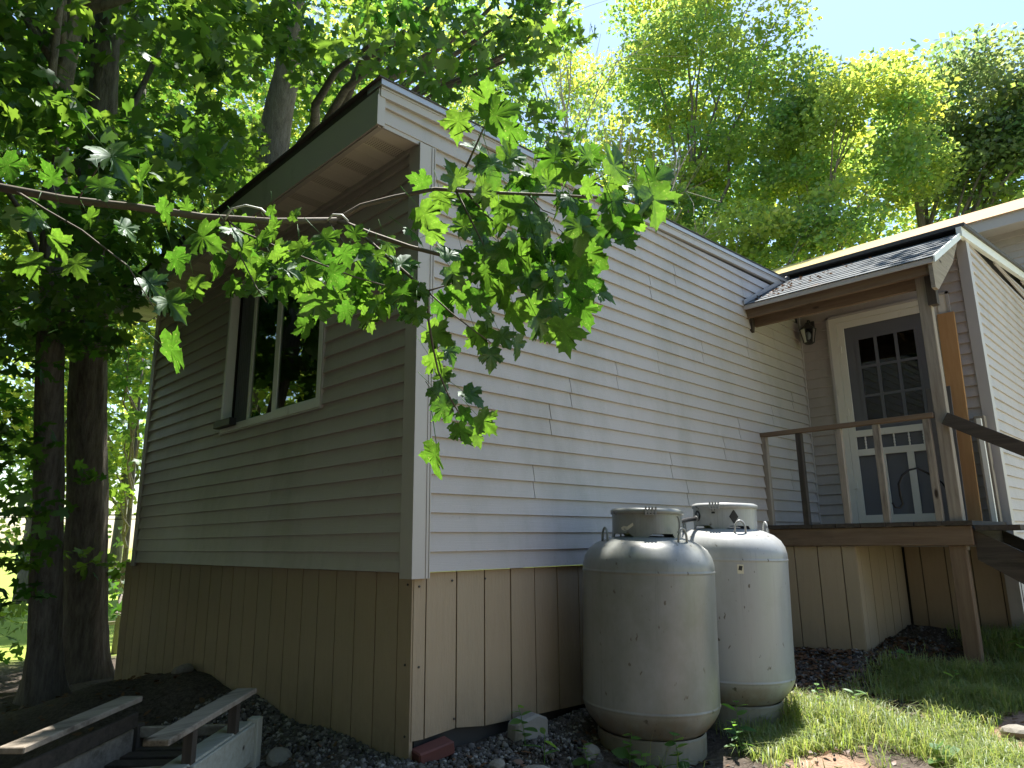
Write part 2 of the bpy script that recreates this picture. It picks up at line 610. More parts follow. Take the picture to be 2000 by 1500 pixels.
def np_mesh(name, V, faces_flat, k, mat, tint=None, smooth=False):
    """big mesh from numpy arrays, all faces with k corners"""
    me = bpy.data.meshes.new(name)
    nf = len(faces_flat) // k
    me.vertices.add(len(V))
    me.vertices.foreach_set('co', np.ascontiguousarray(V, dtype=np.float32).ravel())
    me.loops.add(nf * k)
    me.loops.foreach_set('vertex_index', np.ascontiguousarray(faces_flat, dtype=np.int32))
    me.polygons.add(nf)
    me.polygons.foreach_set('loop_start', np.arange(0, nf * k, k, dtype=np.int32))
    me.polygons.foreach_set('loop_total', np.full(nf, k, dtype=np.int32))
    if smooth:
        me.polygons.foreach_set('use_smooth', np.ones(nf, dtype=bool))
    me.update(calc_edges=True)
    if tint is not None:
        a = me.attributes.new('tint', 'FLOAT', 'POINT')
        a.data.foreach_set('value', np.ascontiguousarray(tint, dtype=np.float32))
    me.materials.append(MAT[mat])
    return me


# ------------------------------------------------------------------ ground
CTRL = np.array([
    (0, 0, -.89), (0, .7, -.865), (0, 1.8, -.81), (0, 2.6, -.765), (0, 3.4, -.87), (0, 4.5, -1.06), (-.5, 2.6, -.86), (-.6, 1.9, -.95), (-.4, 3.6, -.98),
    (.3, -.12, -.90), (.7, -.05, -.885), (1.3, -.02, -.86), (2.2, 0, -.85), (3.9, 0, -.78), (1.31, -.49, -1.0), (1.31, -.85, -1.01), (2.13, -.56, -.955), (2.13, -.9, -.96), (2.9, -.5, -.90),
    (4.6, -.9, -.70), (4.6, -1.4, -.775), (5.18, -1.2, -.665), (4, -.75, -.755), (4, -1.46, -.87), (5.18, -.76, -.645), (5.18, -1.63, -.69), (3.2, -1.3, -.92), (1.7, -1.25, -1.0), (2.4, -2, -1.01), (3.4, -2.2, -.97), (.5, -.8, -1.03), (-.5, -.5, -1.06), (-.5, .8, -1.0),
    (-1, .3, -1.13), (-2.2, -3, -1.42), (0, -2.5, -1.22), (6, -3, -.85), (-.7, 3.9, -1.1), (-.05, 5.3, -1.2), (-1.5, 2, -1.2), (2, 9, -1.45), (2.3, 12.5, -1.62), (-5, 0, -1.5), (-5, 8, -1.6),
    (10, -4, -.6), (15, 0, -.5), (10, 10, -1.2), (20, 20, -1.5), (0, 30, -1.9), (4, 30, -1.9), (-20, 10, -1.9), (-15, -15, -1.9), (15, -20, -.9), (60, 60, -2), (-60, 60, -2), (60, -60, -1.5), (-60, -60, -2)])


def ground_z(x, y):
    x = np.atleast_1d(np.asarray(x, float))
    y = np.atleast_1d(np.asarray(y, float))
    d2 = (x[:, None] - CTRL[None, :, 0]) ** 2 + (y[:, None] - CTRL[None, :, 1]) ** 2
    w = 1 / (d2 + .05) ** 1.8
    z = (w * CTRL[None, :, 2]).sum(1) / w.sum(1)
    z += .06 * np.exp(-((x - 1.55) ** 2 / .16 + (y + 1.33) ** 2 / .045))
    z += .07 * np.exp(-((x - 3.0) ** 2 / .25 + (y + 2.0) ** 2 / .06))
    z += .05 * np.exp(-((x + .45) ** 2 + (y - 3.0) ** 2) / .12) + .04 * np.exp(-((x + .25) ** 2 + (y - 2.2) ** 2) / .05)
    return z


def gz(x, y):
    return float(ground_z(x, y)[0])


def hash_noise(x, y, s):
    """smooth value noise, 0..1"""
    x, y = x * s, y * s
    xi, yi = np.floor(x), np.floor(y)
    fx, fy = x - xi, y - yi
    fx, fy = fx * fx * (3 - 2 * fx), fy * fy * (3 - 2 * fy)

    def h(a, b):
        t = np.sin(a * 127.1 + b * 311.7) * 43758.5453
        return t - np.floor(t)
    return (h(xi, yi) * (1 - fx) + h(xi + 1, yi) * fx) * (1 - fy) + (h(xi, yi + 1) * (1 - fx) + h(xi + 1, yi + 1) * fx) * fy


def grass_mask(x, y):
    """where turf grows"""
    n = hash_noise(x, y, 1.7) * .6 + hash_noise(x, y, 5.1) * .4
    edge = np.clip((-(y) - .62 - .25 * (x > 2.6) * np.clip(x - 2.6, 0, 1.5)) / .35, 0, 1)
    right = np.clip((x - .8) / .6, 0, 1)
    far = np.clip((y - 6.2) / .8, 0, 1)
    m = np.maximum(edge * right, far)
    m = np.maximum(m, np.clip((x - 4.3) / .5, 0, 1) * np.clip((-y - 1.4) / .4, 0, 1))
    soil = soil_mask(x, y)
    lit = .75 * np.exp(-((x - 2.35) ** 2 / .20 + (y + 1.12) ** 2 / .10))
    return np.clip(m * (n * 2.6 - .92 + lit), 0, 1) * (1 - soil)


def soil_mask(x, y):
    n = (hash_noise(x, y, 3.3) - .5) * .55 + (hash_noise(x, y, 11) - .5) * .35
    a = np.exp(-((x - 1.52) ** 2 / .20 + (y + 1.36) ** 2 / .055)) + n * .5
    b = np.exp(-((x - 3.0) ** 2 / .45 + (y + 2.0) ** 2 / .07)) + n * .6
    c = np.clip((-y - 2.15) / .5, 0, 1) * np.clip((x + 1.2) / .8, 0, 1) * np.clip((5.2 - x) / .5, 0, 1) * np.clip((y + 7) / 1.5, 0, 1) * .85 + n * .5  # pale soil, mostly unseen, added to bounce sunlight onto the long wall
    return np.clip((np.maximum(np.maximum(a, b), c) - .35) * 3, 0, 1)


def axis(lo, a, b, hi, fine, grow=1.25):
    mid = list(np.arange(a, b, fine))
    out, s = [], fine
    p = b
    while p < hi:
        out.append(p)
        s *= grow
        p += s
    out.append(hi)
    inn, s = [], fine
    p = a - fine
    while p > lo:
        inn.append(p)
        s *= grow
        p -= s
    inn.append(lo)
    return np.array(inn[::-1] + mid + out)


xs = axis(-400, -2.6, 6.0, 400, .05)
ys = axis(-400, -3.4, 6.5, 400, .05)
GX, GY = np.meshgrid(xs, ys, indexing='ij')
px, py = GX.ravel(), GY.ravel()
pz = np.concatenate([ground_z(px[i:i + 8000], py[i:i + 8000]) for i in range(0, len(px), 8000)])
near = np.exp(-((px - 1.5) ** 2 + (py - .5) ** 2) / 60)
pz += near * ((hash_noise(px, py, 6) - .5) * .035 + (hash_noise(px, py, 17) - .5) * .018 + (hash_noise(px, py, 2) - .5) * .04 * np.clip(soil_mask(px, py) + .3, 0, 1))
nx, ny = len(xs), len(ys)
ii = (np.arange(nx - 1)[:, None] * ny + np.arange(ny - 1)[None, :]).ravel()
fl = np.stack([ii, ii + ny, ii + ny + 1, ii + 1], 1).ravel()
me = np_mesh('ground', np.stack([px, py, pz], 1), fl, 4, 'ground', smooth=True)
lawn = np.clip((py - 6.5) / 1.5, 0, 1) * np.clip((px + 3) / 2, 0, 1)
lawn = np.maximum(lawn, np.clip((-py - 5.5) / 1.0, 0, 1) * np.clip((px - 1) / 2, 0, 1))
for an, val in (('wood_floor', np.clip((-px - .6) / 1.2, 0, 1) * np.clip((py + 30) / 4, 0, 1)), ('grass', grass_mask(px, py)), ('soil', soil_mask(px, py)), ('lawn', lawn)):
    a = me.attributes.new(an, 'FLOAT', 'POINT')
    a.data.foreach_set('value', val.astype(np.float32))
tag(attach('ground', me), kind='structure')
MAT['bounce_ground'] = mottled('bounce_ground', (.42, .37, .29), (.52, .47, .38), 30, .95, .5, 80)  # pale ground out of view, added to bounce warm light onto the walls
dv = MB()
dxs = np.linspace(5.3, 30, 30)
for q0 in range(30):
    for q1 in range(12):
        dv.v.append((dxs[q0], -2.25 - q1 * .8, gz(dxs[q0], -2.25 - q1 * .8) + .03))
for q0 in range(29):
    for q1 in range(11):
        i_ = q0 * 12 + q1
        dv.f.append((i_, i_ + 1, i_ + 13, i_ + 12)[::-1])
tag(dv.build('unseen_bounce_ground', 'bounce_ground', None, smooth=True), kind='structure')

# ------------------------------------------------------------------ the house
E4 = 0.1016                      # exposure of one siding course
X1, YC, FZ = 5.183, -1.63, 0.28  # door wall, far corner, porch floor
house = thing('house', (2.5, 1.5, -.9), 'taupe vinyl sided house with flat roofed addition, tan board skirt and sliding window', 'house')


def course_profile(z0, n):
    """(distance out of the wall, height) down the face of n courses, top first"""
    p = []
    for i in range(n - 1, -1, -1):
        b = z0 + i * E4
        p += [(.0015, b + E4), (.0025, b + E4 - .010), (.0165, b + .007), (.0180, b + .002), (.0165, b), (.0015, b)]
    return p


def siding(parent, face, pos, a, b, z0, n, top=None, mat=None):
    """one siding panel of n courses on the wall face 'x' (plane x=pos) or 'y' (plane y=pos), both looking outwards to minus"""
    pr = course_profile(z0, n)
    j = random.uniform(0, .0016)
    vs, fs = [], []
    for s_ in (a, b):
        for d, z in pr:
            if top:
                z = min(z, top(s_))
            d += j
            vs.append((s_, pos - d, z) if face == 'y' else (pos - d, s_, z))
    m = len(pr)
    flip = (face == 'x') != (b < a)
    for i in range(m - 1):
        q = (i, i + 1, m + i + 1, m + i)
        fs.append(q[::-1] if flip else q)
    # end edges: a thin return to the wall so that a butt joint shows depth
    for e, s_ in ((0, a), (m, b)):
        base = len(vs)
        for d, z in pr:
            if top:
                z = min(z, top(s_))
            vs.append((s_, pos, z) if face == 'y' else (pos, s_, z))
        for i in range(m - 1):
            fs.append((e + i, e + i + 1, base + i + 1, base + i))
    o = MB().add(vs, fs)
    return o.build('siding_panel', mat or ('siding_x' if face == 'y' else 'siding_y'), parent)


# --- long wall of the addition (plane y = 0, facing the yard)
wall_r = MB().box(0, X1 + .1, .001, .12, .002, 2.60).build('yard_wall', 'dark_room', house)
rake_lo = lambda x: 2.600 + .0355 * (x + .3)
joints = {0: [1.95, 4.35], 1: [2.95], 2: [.90, 3.35], 3: [2.45, 4.6], 4: [1.07, 3.9], 5: [1.28, 3.0], 6: [1.80, 4.3], 7: [2.35, 4.8], 8: [3.05], 9: [1.4, 3.9], 10: [2.30, 4.5], 11: [2.68, 4.1], }
joints[2] = [.901, 2.66]
joints[5] = [1.276, 3.6]
joints[4] = [1.065, 3.3]
for kx in range(12):
    cuts = [.086] + joints[kx] + [X1 - .02]
    for a, b in zip(cuts[:-1], cuts[1:]):
        siding(wall_r, 'y', 0, a + .0027, b - .0027, .2032 * kx, 2)
# the two courses that run on under the roof, out to the end of the overhang
for a, b in ((-.285, 1.62), (1.6225, 3.9), (3.9025, 5.05)):
    siding(wall_r, 'y', 0, a, b, 2.4384, 2, top=rake_lo)
siding(wall_r, 'y', 0, 1.2, 5.05, 2.6416, 1, top=rake_lo)

# --- end wall of the addition (plane x = 0, facing the bench), with the window hole
W1 = 4.235
WY0, WY1, WZ0, WZ1 = .985, 2.515, 1.005, 2.225
wall_l = (MB().box(.001, .12, 0, WY0, .002, 2.6).box(.001, .12, WY1, W1 + .07, .002, 2.6).box(.001, .12, WY0, WY1, .002, WZ0).box(.001, .12, WY0, WY1, WZ1, 2.6)
          .build('end_wall', 'dark_room', house))
for kx in range(12):
    z0 = .2032 * kx
    tp = lambda s: 2.415
    if 5 <= kx <= 10:
        siding(wall_l, 'x', 0, .075, WY0 - .012, z0, 2, tp)
        siding(wall_l, 'x', 0, WY1 + .012, W1, z0, 2, tp)
    else:
        cut = {0: 2.9, 2: 1.6, 4: 3.2, 11: 2.2}.get(kx)
        if cut:
            siding(wall_l, 'x', 0, .075, cut, z0, 2, tp)
            siding(wall_l, 'x', 0, cut + .002, W1, z0, 2, tp)
        else:
            siding(wall_l, 'x', 0, .075, W1, z0, 2, tp)
# far and rear walls of the addition (unseen sides, plain)
MB().box(.12, X1, W1 - .02, W1 + .07, .002, 2.6).build('rear_wall', 'trim', house)

# corner posts
ct = MB()
ct.box(-.026, .088, -.026, -.001, -.030, 2.425).box(-.026, -.001, -.001, .080, -.030, 2.425)
ct.box(.060, .066, -.030, -.0265, -.030, 2.425).box(.080, .087, -.030, -.0265, -.030, 2.425)
ct.build('corner_trim', 'trim', house)
MB().box(-.022, -.001, W1 - .005, W1 + .085, -.030, 2.415).build('corner_trim', 'trim', house)

# roof of the addition: fascia, soffit, rake, shingled deck
OH = -.30
MB().box(OH - .012, OH, .0, 4.72, 2.420, 2.640).box(OH, OH + .03, .0, 4.72, 2.412, 2.424).build('fascia', 'trim', house)
MB().box(OH - .0135, OH - .012 + .02, -.018, .0, 2.420, 2.640).box(OH - .02, OH + .03, -.020, -.014, 2.415, 2.600).build('fascia_end_cap', 'trim', house)
MB().box(OH + .02, .0, -.012, .002, 2.412, 2.438).build('soffit_end_trim', 'trim', house)
for i in range(15):
    y0 = .012 + i * .305
    for kk, (a, b, mt, dz) in enumerate(((0, .100, 'soffit', 0), (.104, .200, 'soffit_vent', .002), (.204, .301, 'soffit', 0))):
        MB().box(OH + .03, -.014, y0 + a, y0 + b, 2.424 + dz, 2.430).build('soffit_panel', mt, house)
MB().box(OH + .03, -.001, 0.0, 4.7, 2.4325, 2.436).build('soffit_backing', 'dark_room', house)
MB().box(-.030, -.001, .08, W1, 2.398, 2.424).build('frieze_trim', 'trim', house)
rk = MB()
sl = .0355


def sloped(mb, x0, x1, y0, y1, zl0, zh0, slope):
    a = [(x0, y0, zl0), (x1, y0, zl0 + slope * (x1 - x0)), (x1, y0, zh0 + slope * (x1 - x0)), (x0, y0, zh0)]
    return mb.prism(a, (0, y1 - y0, 0))


sloped(rk, -.305, 5.02, -.026, -.001, 2.592, 2.640, sl)
sloped(rk, -.305, 5.02, -.030, -.001, 2.6405, 2.652, sl)
rk.build('rake_trim', 'trim', house)
r2 = MB()
sloped(r2, -.315, 1.30, -.044, .1, 2.654, 2.690, sl)
r2.build('rake_flashing', 'flashing', house)
r2 = MB()
sloped(r2, 1.302, 5.03, -.042, .1, 2.654 + sl * 1.617, 2.688 + sl * 1.617, sl)
r2.build('rake_flashing', 'flashing', house)
rf = MB()
sloped(rf, -.308, 5.3, .1, 4.75, 2.645, 2.690, sl)
sloped(rf, -.332, 5.3, -.050, 4.78, 2.6905, 2.699, sl)
rf.build('roof', 'roof_dark', house)

# window: sliding sash, left side pushed open
win = MB()
for a in ((WY0, WY1, WZ0, WZ0 + .052), (WY0, WY1, WZ1 - .052, WZ1), (WY0, WY0 + .05, WZ0 + .052, WZ1 - .052), (WY1 - .036, WY1, WZ0 + .052, WZ1 - .052)):
    win.box(-.026, .046, a[0], a[1], a[2], a[3])
win = win.build('window', 'vinyl_white', house, bevel=.003)
jm = MB()
for a in ((WY0 - .014, WY1 + .014, WZ0 - .014, WZ0 - .0005), (WY0 - .014, WY1 + .014, WZ1 + .0005, WZ1 + .014), (WY0 - .014, WY0 - .0005, WZ0, WZ1), (WY1 + .0005, WY1 + .014, WZ0, WZ1)):
    jm.box(-.024, .0, a[0], a[1], a[2], a[3])
jm.build('outer_channel', 'trim', win)
zb, zt = WZ0 + .052, WZ1 - .052
s1 = MB()        # fixed right sash
s1.box(-.002, .02, 1.635, 1.700, zb, zt).box(-.002, .02, WY0 + .05, WY0 + .075, zb, zt).box(-.002, .02, WY0 + .075, 1.635, zb, zb + .022).box(-.002, .02, WY0 + .075, 1.635, zt - .022, zt)
s1.build('sash', 'vinyl_white', win, bevel=.002)
s2 = MB()
s2.box(.022, .045, 2.115, 2.155, zb, zt).box(.022, .045, 1.66, 1.70, zb, zt).box(.022, .045, 1.70, 2.115, zb, zb + .022).box(.022, .045, 1.70, 2.115, zt - .022, zt)
s2.build('sash', 'vinyl_white', win, bevel=.002)
MB().box(.006, .010, WY0 + .075, 1.635, zb + .022, zt - .022).build('pane', 'glass', win)
MB().box(.031, .035, 1.70, 2.115, zb + .022, zt - .022).build('pane', 'glass', win)
for i in range(9):
    MB().box(.060, .066, 2.165 + i * .034, 2.192 + i * .034, zb, zt).build('blind_slat', 'blind', win)
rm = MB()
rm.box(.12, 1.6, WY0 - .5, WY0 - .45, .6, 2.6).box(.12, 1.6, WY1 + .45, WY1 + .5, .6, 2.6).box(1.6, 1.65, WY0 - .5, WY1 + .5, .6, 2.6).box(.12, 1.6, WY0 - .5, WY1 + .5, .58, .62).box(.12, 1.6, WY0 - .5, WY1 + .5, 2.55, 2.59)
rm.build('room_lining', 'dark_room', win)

# skirt boards, one by one
def skirt_run(face, pos, edges, zb_fn, zt, outward=-1, name='skirt_board'):
    for a, b in zip(edges[:-1], edges[1:]):
        j = random.uniform(0, .003)
        zz0, zz1 = zb_fn(a), zb_fn(b)
        g = .0045
        if face == 'y':
            lp = [(a + g, pos - j, zz0), (b - g, pos - j, zz1), (b - g, pos - j, zt), (a + g, pos - j, zt)]
            MB().prism(lp, (0, .02, 0)).build(name, 'skirt', skirt)
        else:
            lp = [(pos - j, a + g, zz0), (pos - j, a + g, zt), (pos - j, b - g, zt), (pos - j, b - g, zz1)]
            MB().prism(lp, (.02, 0, 0)).build(name, 'skirt', skirt)


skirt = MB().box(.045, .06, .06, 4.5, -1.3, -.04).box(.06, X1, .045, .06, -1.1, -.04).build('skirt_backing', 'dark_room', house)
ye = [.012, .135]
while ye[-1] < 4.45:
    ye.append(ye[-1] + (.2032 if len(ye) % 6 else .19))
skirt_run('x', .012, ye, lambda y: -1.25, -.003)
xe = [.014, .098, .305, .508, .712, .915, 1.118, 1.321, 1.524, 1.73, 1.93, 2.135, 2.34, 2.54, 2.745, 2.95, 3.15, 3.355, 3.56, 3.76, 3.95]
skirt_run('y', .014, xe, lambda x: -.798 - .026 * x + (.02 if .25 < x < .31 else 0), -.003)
for yy_, zz_ in ((.05, -.06), (.06, -.45), (.05, -.78)):
    MB().lathe([(0, .0), (.006, .0), (.006, .004), (0, .004)], 8, (0, 0, 0)).build('nail_head', 'dark_metal', skirt, local=True).matrix_local = Matrix.Translation(Vector((.008, yy_, zz_)) - Vector(ORG[skirt])) @ Matrix.Rotation(R(-90), 4, 'Y')
for xx_, zz_ in ((.05, -.07), (.055, -.46), (.29, -.74), (.27, -.05), (.51, -.05)):
    MB().lathe([(0, .0), (.006, .0), (.006, .004), (0, .004)], 8, (0, 0, 0)).build('nail_head', 'dark_metal', skirt, local=True).matrix_local = Matrix.Translation(Vector((xx_, .010, zz_)) - Vector(ORG[skirt])) @ Matrix.Rotation(R(90), 4, 'X')

# --- entry block with the door (plane x = X1), its side wall and roof
XM = 9.0
ent = MB().box(X1 + .001, X1 + .12, -.395, .0, .06, 2.95).box(X1 + .001, X1 + .12, YC + .1, -1.345, .06, 2.95).box(X1 + .001, X1 + .12, -1.345, -.395, 2.352, 2.95).box(X1 + .001, X1 + .12, -1.345, -.395, .06, FZ).build('door_wall', 'trim', house)
for kx in range(13):
    z0 = FZ - .1016 + .2032 * kx
    if z0 < 2.30:
        siding(ent, 'x', X1, -.325, -.016, z0, 2)
        siding(ent, 'x', X1, YC + .06, -1.42, z0, 2)
    else:
        siding(ent, 'x', X1, YC + .06, -.016, z0 + .0, 2, lambda s: 2.9)
MB().box(X1 - .03, X1 - .001, YC - .001, YC + .065, -.02, 2.93).box(X1 - .03, X1 + .087, YC - .024, YC - .001, -.02, 2.93).build('corner_trim', 'trim', house)
MB().box(X1 - .035, X1 - .001, -.022, -.001, FZ - .05, 2.9).build('inside_corner_trim', 'trim', house)
side = MB().box(X1 + .004, XM, YC + .003, YC + .1, -.6, 2.86).build('side_wall', 'trim', house)
rk2 = lambda x: 2.85 + .130 * (x - 4.92)
for kx in range(-2, 20):
    z0 = FZ - .1016 + .2032 * kx
    xa = X1 + .088
    if rk2(XM) < z0 + .02:
        continue
    if rk2(xa) < z0 + .03:
        xa = 4.92 + (z0 + .03 - 2.85) / .130
    siding(side, 'y', YC, xa, XM, z0, 2, rk2)
rr = MB()
sloped(rr, 4.93, XM, YC - .045, YC - .001, 2.852, 2.945, .130)
rr.build('rake_trim', 'vinyl_white', house)
rr = MB()
sloped(rr, 4.95, XM, YC - .07, YC + 2.0, 2.948, 2.985, .130)
rr.build('roof', 'roof_dark', house)
MB().box(5.03, 5.06, YC - .03, .12, 2.930, 3.000).build('roof_front_board', 'black_plastic_and_shade', house)  # black colour stands in for the shade on this front fascia
sk2 = MB().box(X1 + .06, X1 + .08, YC, 0, -1.0, .06).build('skirt_backing', 'dark_room', house)
skirt_main = skirt
skirt = sk2
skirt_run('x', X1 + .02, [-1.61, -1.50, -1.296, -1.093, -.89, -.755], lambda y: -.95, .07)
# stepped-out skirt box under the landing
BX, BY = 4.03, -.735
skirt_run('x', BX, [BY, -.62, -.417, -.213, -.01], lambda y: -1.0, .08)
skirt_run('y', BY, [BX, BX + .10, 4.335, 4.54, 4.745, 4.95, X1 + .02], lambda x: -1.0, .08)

# main house behind: wall, eave and roof
MB().box(XM, XM + .2, -2.7, 5.5, -1, 4.3).build('main_wall', 'trim', house)
mwall = house.children[-1]
for kx in range(20, 42):
    z0 = kx * .1016 * 1.0
    if kx % 2 == 0 and z0 > 2.6:
        siding(mwall, 'x', XM, -2.7, 5.0, z0, 2, lambda s: 4.28)
MB().box(8.60, 8.63, -2.9, 5.4, 4.215, 4.372).box(8.63, XM, -2.9, 5.4, 4.25, 4.262).build('main_fascia', 'trim', house)
mr_ = MB()
mr_.prism([(8.56, -3.0, 4.374), (12.6, -3.0, 4.374 + .437 * 4.04), (12.6, -3.0, 4.354 + .437 * 4.04 - .05), (8.60, -3.0, 4.373)], (0, 8.5, 0))
mr_.build('main_roof', 'roof_tan', house)
MB().box(XM + .2, 14, -2.7, -2.5, -1, 4.3).build('main_wall', 'trim', house)
MB().box(XM + .2, 14, 5.3, 5.5, -1, 4.3).build('main_wall', 'trim', house)

# --- door: casing, wooden screen door with spindles, grey nine-light door behind
dx = X1 - .020
door = MB()
door.box(dx - .012, X1, -.395, -.325, FZ, 2.405).box(dx - .012, X1, -1.42, -1.345, FZ, 2.405).box(dx - .012, X1, -1.345, -.395, 2.352, 2.405)
door = door.build('door', 'white_paint', house)
MB().box(dx - .018, X1, -.325, -.300, FZ, 2.43).box(dx - .018, X1, -1.445, -1.42, FZ, 2.43).box(dx - .018, X1, -1.445, -.300, 2.4055, 2.43).build('outer_channel', 'trim', door)
scr = MB()
L0, L1 = -.398, -1.342
for a in ((L0, L0 - .066, FZ + .01, 2.35), (L1, L1 + .066, FZ + .01, 2.35), (L0 - .066, L1 + .066, 2.282, 2.35), (L0 - .066, L1 + .066, 1.138, 1.203), (L0 - .066, L1 + .066, .947, 1.012), (L0 - .066, L1 + .066, FZ + .01, .365), (-.655, -.715, .365, .947), (-.905, -.965, .365, .947), (-1.15, -1.21, .365, .947)):
    scr.box(dx - .004, dx + .012, min(a[0], a[1]), max(a[0], a[1]), a[2], a[3])
scr = scr.build('screen_door', 'white_paint', door, bevel=.002)
for y_ in (-.546, -.678, -.809, -.941, -1.068, -1.2):
    MB().lathe([(.006, 1.012), (.009, 1.03), (.005, 1.042), (.011, 1.055), (.006, 1.07), (.011, 1.082), (.005, 1.096), (.009, 1.112), (.006, 1.138)], 8, (dx + .004, y_, 0)).build('spindle', 'white_paint', door, smooth=True)
gd = MB()
gd.box(X1 + .004, X1 + .03, -1.345, -.395, FZ, 1.262).box(X1 + .004, X1 + .03, -.553, -.395, 1.262, 2.352).box(X1 + .004, X1 + .03, -1.345, -1.125, 1.262, 2.352).box(X1 + .004, X1 + .03, -1.125, -.553, 2.155, 2.352)
gd.build('inner_door', 'door_grey', door)
mu = MB()
mu.box(X1 - .002, X1 + .02, -.585, -.553, 1.262, 2.17).box(X1 - .002, X1 + .02, -1.125, -1.105, 1.262, 2.17).box(X1 - .002, X1 + .02, -1.105, -.585, 2.138, 2.17)
for y_ in (-.747, -.936):
    mu.box(X1 - .002, X1 + .02, y_ - .014, y_ + .014, 1.262, 2.138)
for z_ in (1.847, 1.546):
    mu.box(X1 - .001, X1 + .018, -1.105, -.585, z_ - .012, z_ + .012)
mu.build('muntin_frame', 'door_grey', door)
for i, (ya, yb) in enumerate(((-.733, -.585), (-.922, -.761), (-1.105, -.950))):
    for za, zb_ in ((1.859, 2.138), (1.558, 1.835), (1.27, 1.534)):
        MB().box(X1 + .008, X1 + .012, ya, yb, za, zb_).build('pane', 'glass_door', door)
MB().box(X1 + .10, X1 + .11, -1.345, -.395, FZ, 2.35).build('dark_interior', 'dark_room', door)
for z_ in (2.06, 1.40, .66):
    hg = MB().box(dx - .017, dx - .004, -.425, -.372, z_ - .035, z_ + .035).build('hinge', 'white_paint', door)

# ------------------------------------------------------------------ wall lamp
lx, ly, lz = X1 - .014, -.14, 2.36
lamp = thing('wall_lamp', (lx, ly, lz), 'black lantern wall lamp beside the white door under the porch roof', 'lamp')
b = MB().box(lx - .018, lx, ly - .035, ly + .035, lz - .055, lz + .075)
b.build('back_plate', 'dark_metal', lamp, bevel=.006)
MB().tube([(lx - .018, ly, lz + .03), (lx - .05, ly, lz + .075), (lx - .09, ly, lz + .07), (lx - .115, ly, lz + .03)], .008, 8).build('arm', 'dark_metal', lamp, smooth=True)
c0 = np.array((lx - .115, ly, 0))
MB().lathe([(.001, lz + .045), (.02, lz + .035), (.03, lz + .015), (.085, lz - .03), (.088, lz - .04), (.0, lz - .04)], 6, c0).build('cap', 'dark_metal', lamp)
MB().lathe([(.078, lz - .041), (.050, lz - .185)], 6, c0).build('lantern_glass', 'glass_door', lamp)
fr_ = MB()
for j in range(6):
    t = 2 * math.pi * j / 6
    fr_.tube([c0 + (.079 * math.cos(t), .079 * math.sin(t), lz - .04), c0 + (.051 * math.cos(t), .051 * math.sin(t), lz - .187)], .005, 5)
fr_.lathe([(.0, lz - .205), (.035, lz - .2), (.054, lz - .186), (.05, lz - .18), (0, lz - .18)], 6, c0)
fr_.build('lantern_frame', 'dark_metal', lamp)
MB().lathe([(.0, lz - .06), (.018, lz - .07), (.028, lz - .10), (.018, lz - .14), (0, lz - .15)], 12, c0).build('bulb', 'vinyl_white', lamp, smooth=True)

# ------------------------------------------------------------------ the porch
DX = 4.0
porch = thing('porch', (4.6, -.8, -.85), 'small weathered wooden porch with shingled lean-to roof, railing and stairs', 'porch')
gp = gz(4.05, -1.46)
MB().box(DX, DX + .038, -1.60, -.004, .085, .232).build('rim_beam', 'wood_brown_y', porch, bevel=.004)
MB().box(DX + .038, X1 - .03, -1.60, -1.565, .085, .232).build('rim_beam', 'wood_dark_x', porch)
for i in range(8):
    y0 = -.006 - i * .202
    MB().box(DX - .012, X1 - .004, y0 - .194, y0, .235, .268).build('deck_board', 'wood_dark_x', porch)
pt = MB()
pt.box(DX + .040, DX + .130, -1.545, -1.455, .05, 2.26)
pt.build('post', 'wood_grey_z', porch, bevel=.004)
pt = MB()
pt.box(DX + .02, DX + .115, -1.535, -1.425, gp - .15, .083)
pt.build('post', 'wood_brown_z', porch, bevel=.004)
MB().box(DX - .004, DX + .052, -1.453, -.004, 1.078, 1.118).build('top_rail', 'wood_brown_y', porch, bevel=.003)
for y_, mt in ((-.030, 'wood_grey_z'), (-.358, 'wood_dark_z'), (-.708, 'wood_grey_z'), (-1.014, 'wood_grey_z'), (-1.395, 'wood_grey_z')):
    MB().box(DX + .004, DX + .058, y_ - .026, y_ + .024, .20, 1.077).build('baluster', mt, porch, bevel=.003)
# roof of the porch
RS = .497
ez = lambda x: 2.352 + RS * (x - 3.89)
rp = MB()
rp.prism([(3.90, -.004, ez(3.90) - .022), (5.03, -.004, ez(5.03) - .022), (5.03, -.004, ez(5.03) - .004), (3.90, -.004, ez(3.90) - .004)], (0, -1.63, 0))
roofdeck = rp.build('roof_deck', 'wood_brown_x', porch)
nrow = 9
for i in range(nrow):
    x0 = 3.878 + i * .130
    xe_ = x0 + .165
    y0 = -.002
    w_off = (i % 3) * .1
    yb_ = [0.0]
    p_ = -(.12 + w_off)
    while p_ > -1.63:
        yb_.append(p_)
        p_ -= .305
    yb_.append(-1.645)
    for a, b_ in zip(yb_[:-1], yb_[1:]):
        jz = random.uniform(0, .0025)
        lo_, hi_ = ez(x0) + .009 + jz, ez(xe_) + .001
        MB().prism([(x0, a - .004, lo_ - .006), (xe_, a - .004, hi_ - .006), (xe_, a - .004, hi_), (x0, a - .004, lo_)], (0, b_ - a + .003, 0)).build('shingle', 'shingle', roofdeck)
MB().box(3.885, 3.902, -1.64, -.006, ez(3.89) - .045, ez(3.89) - .004).build('eave_trim', 'trim', porch)
MB().box(3.93, 3.968, -1.60, -.006, 2.232, 2.325).build('eave_board', 'wood_brown_y', porch)
MB().box(DX + .045, DX + .085, -1.56, -.03, 2.165, 2.305).build('header_beam', 'wood_brown_y', porch)
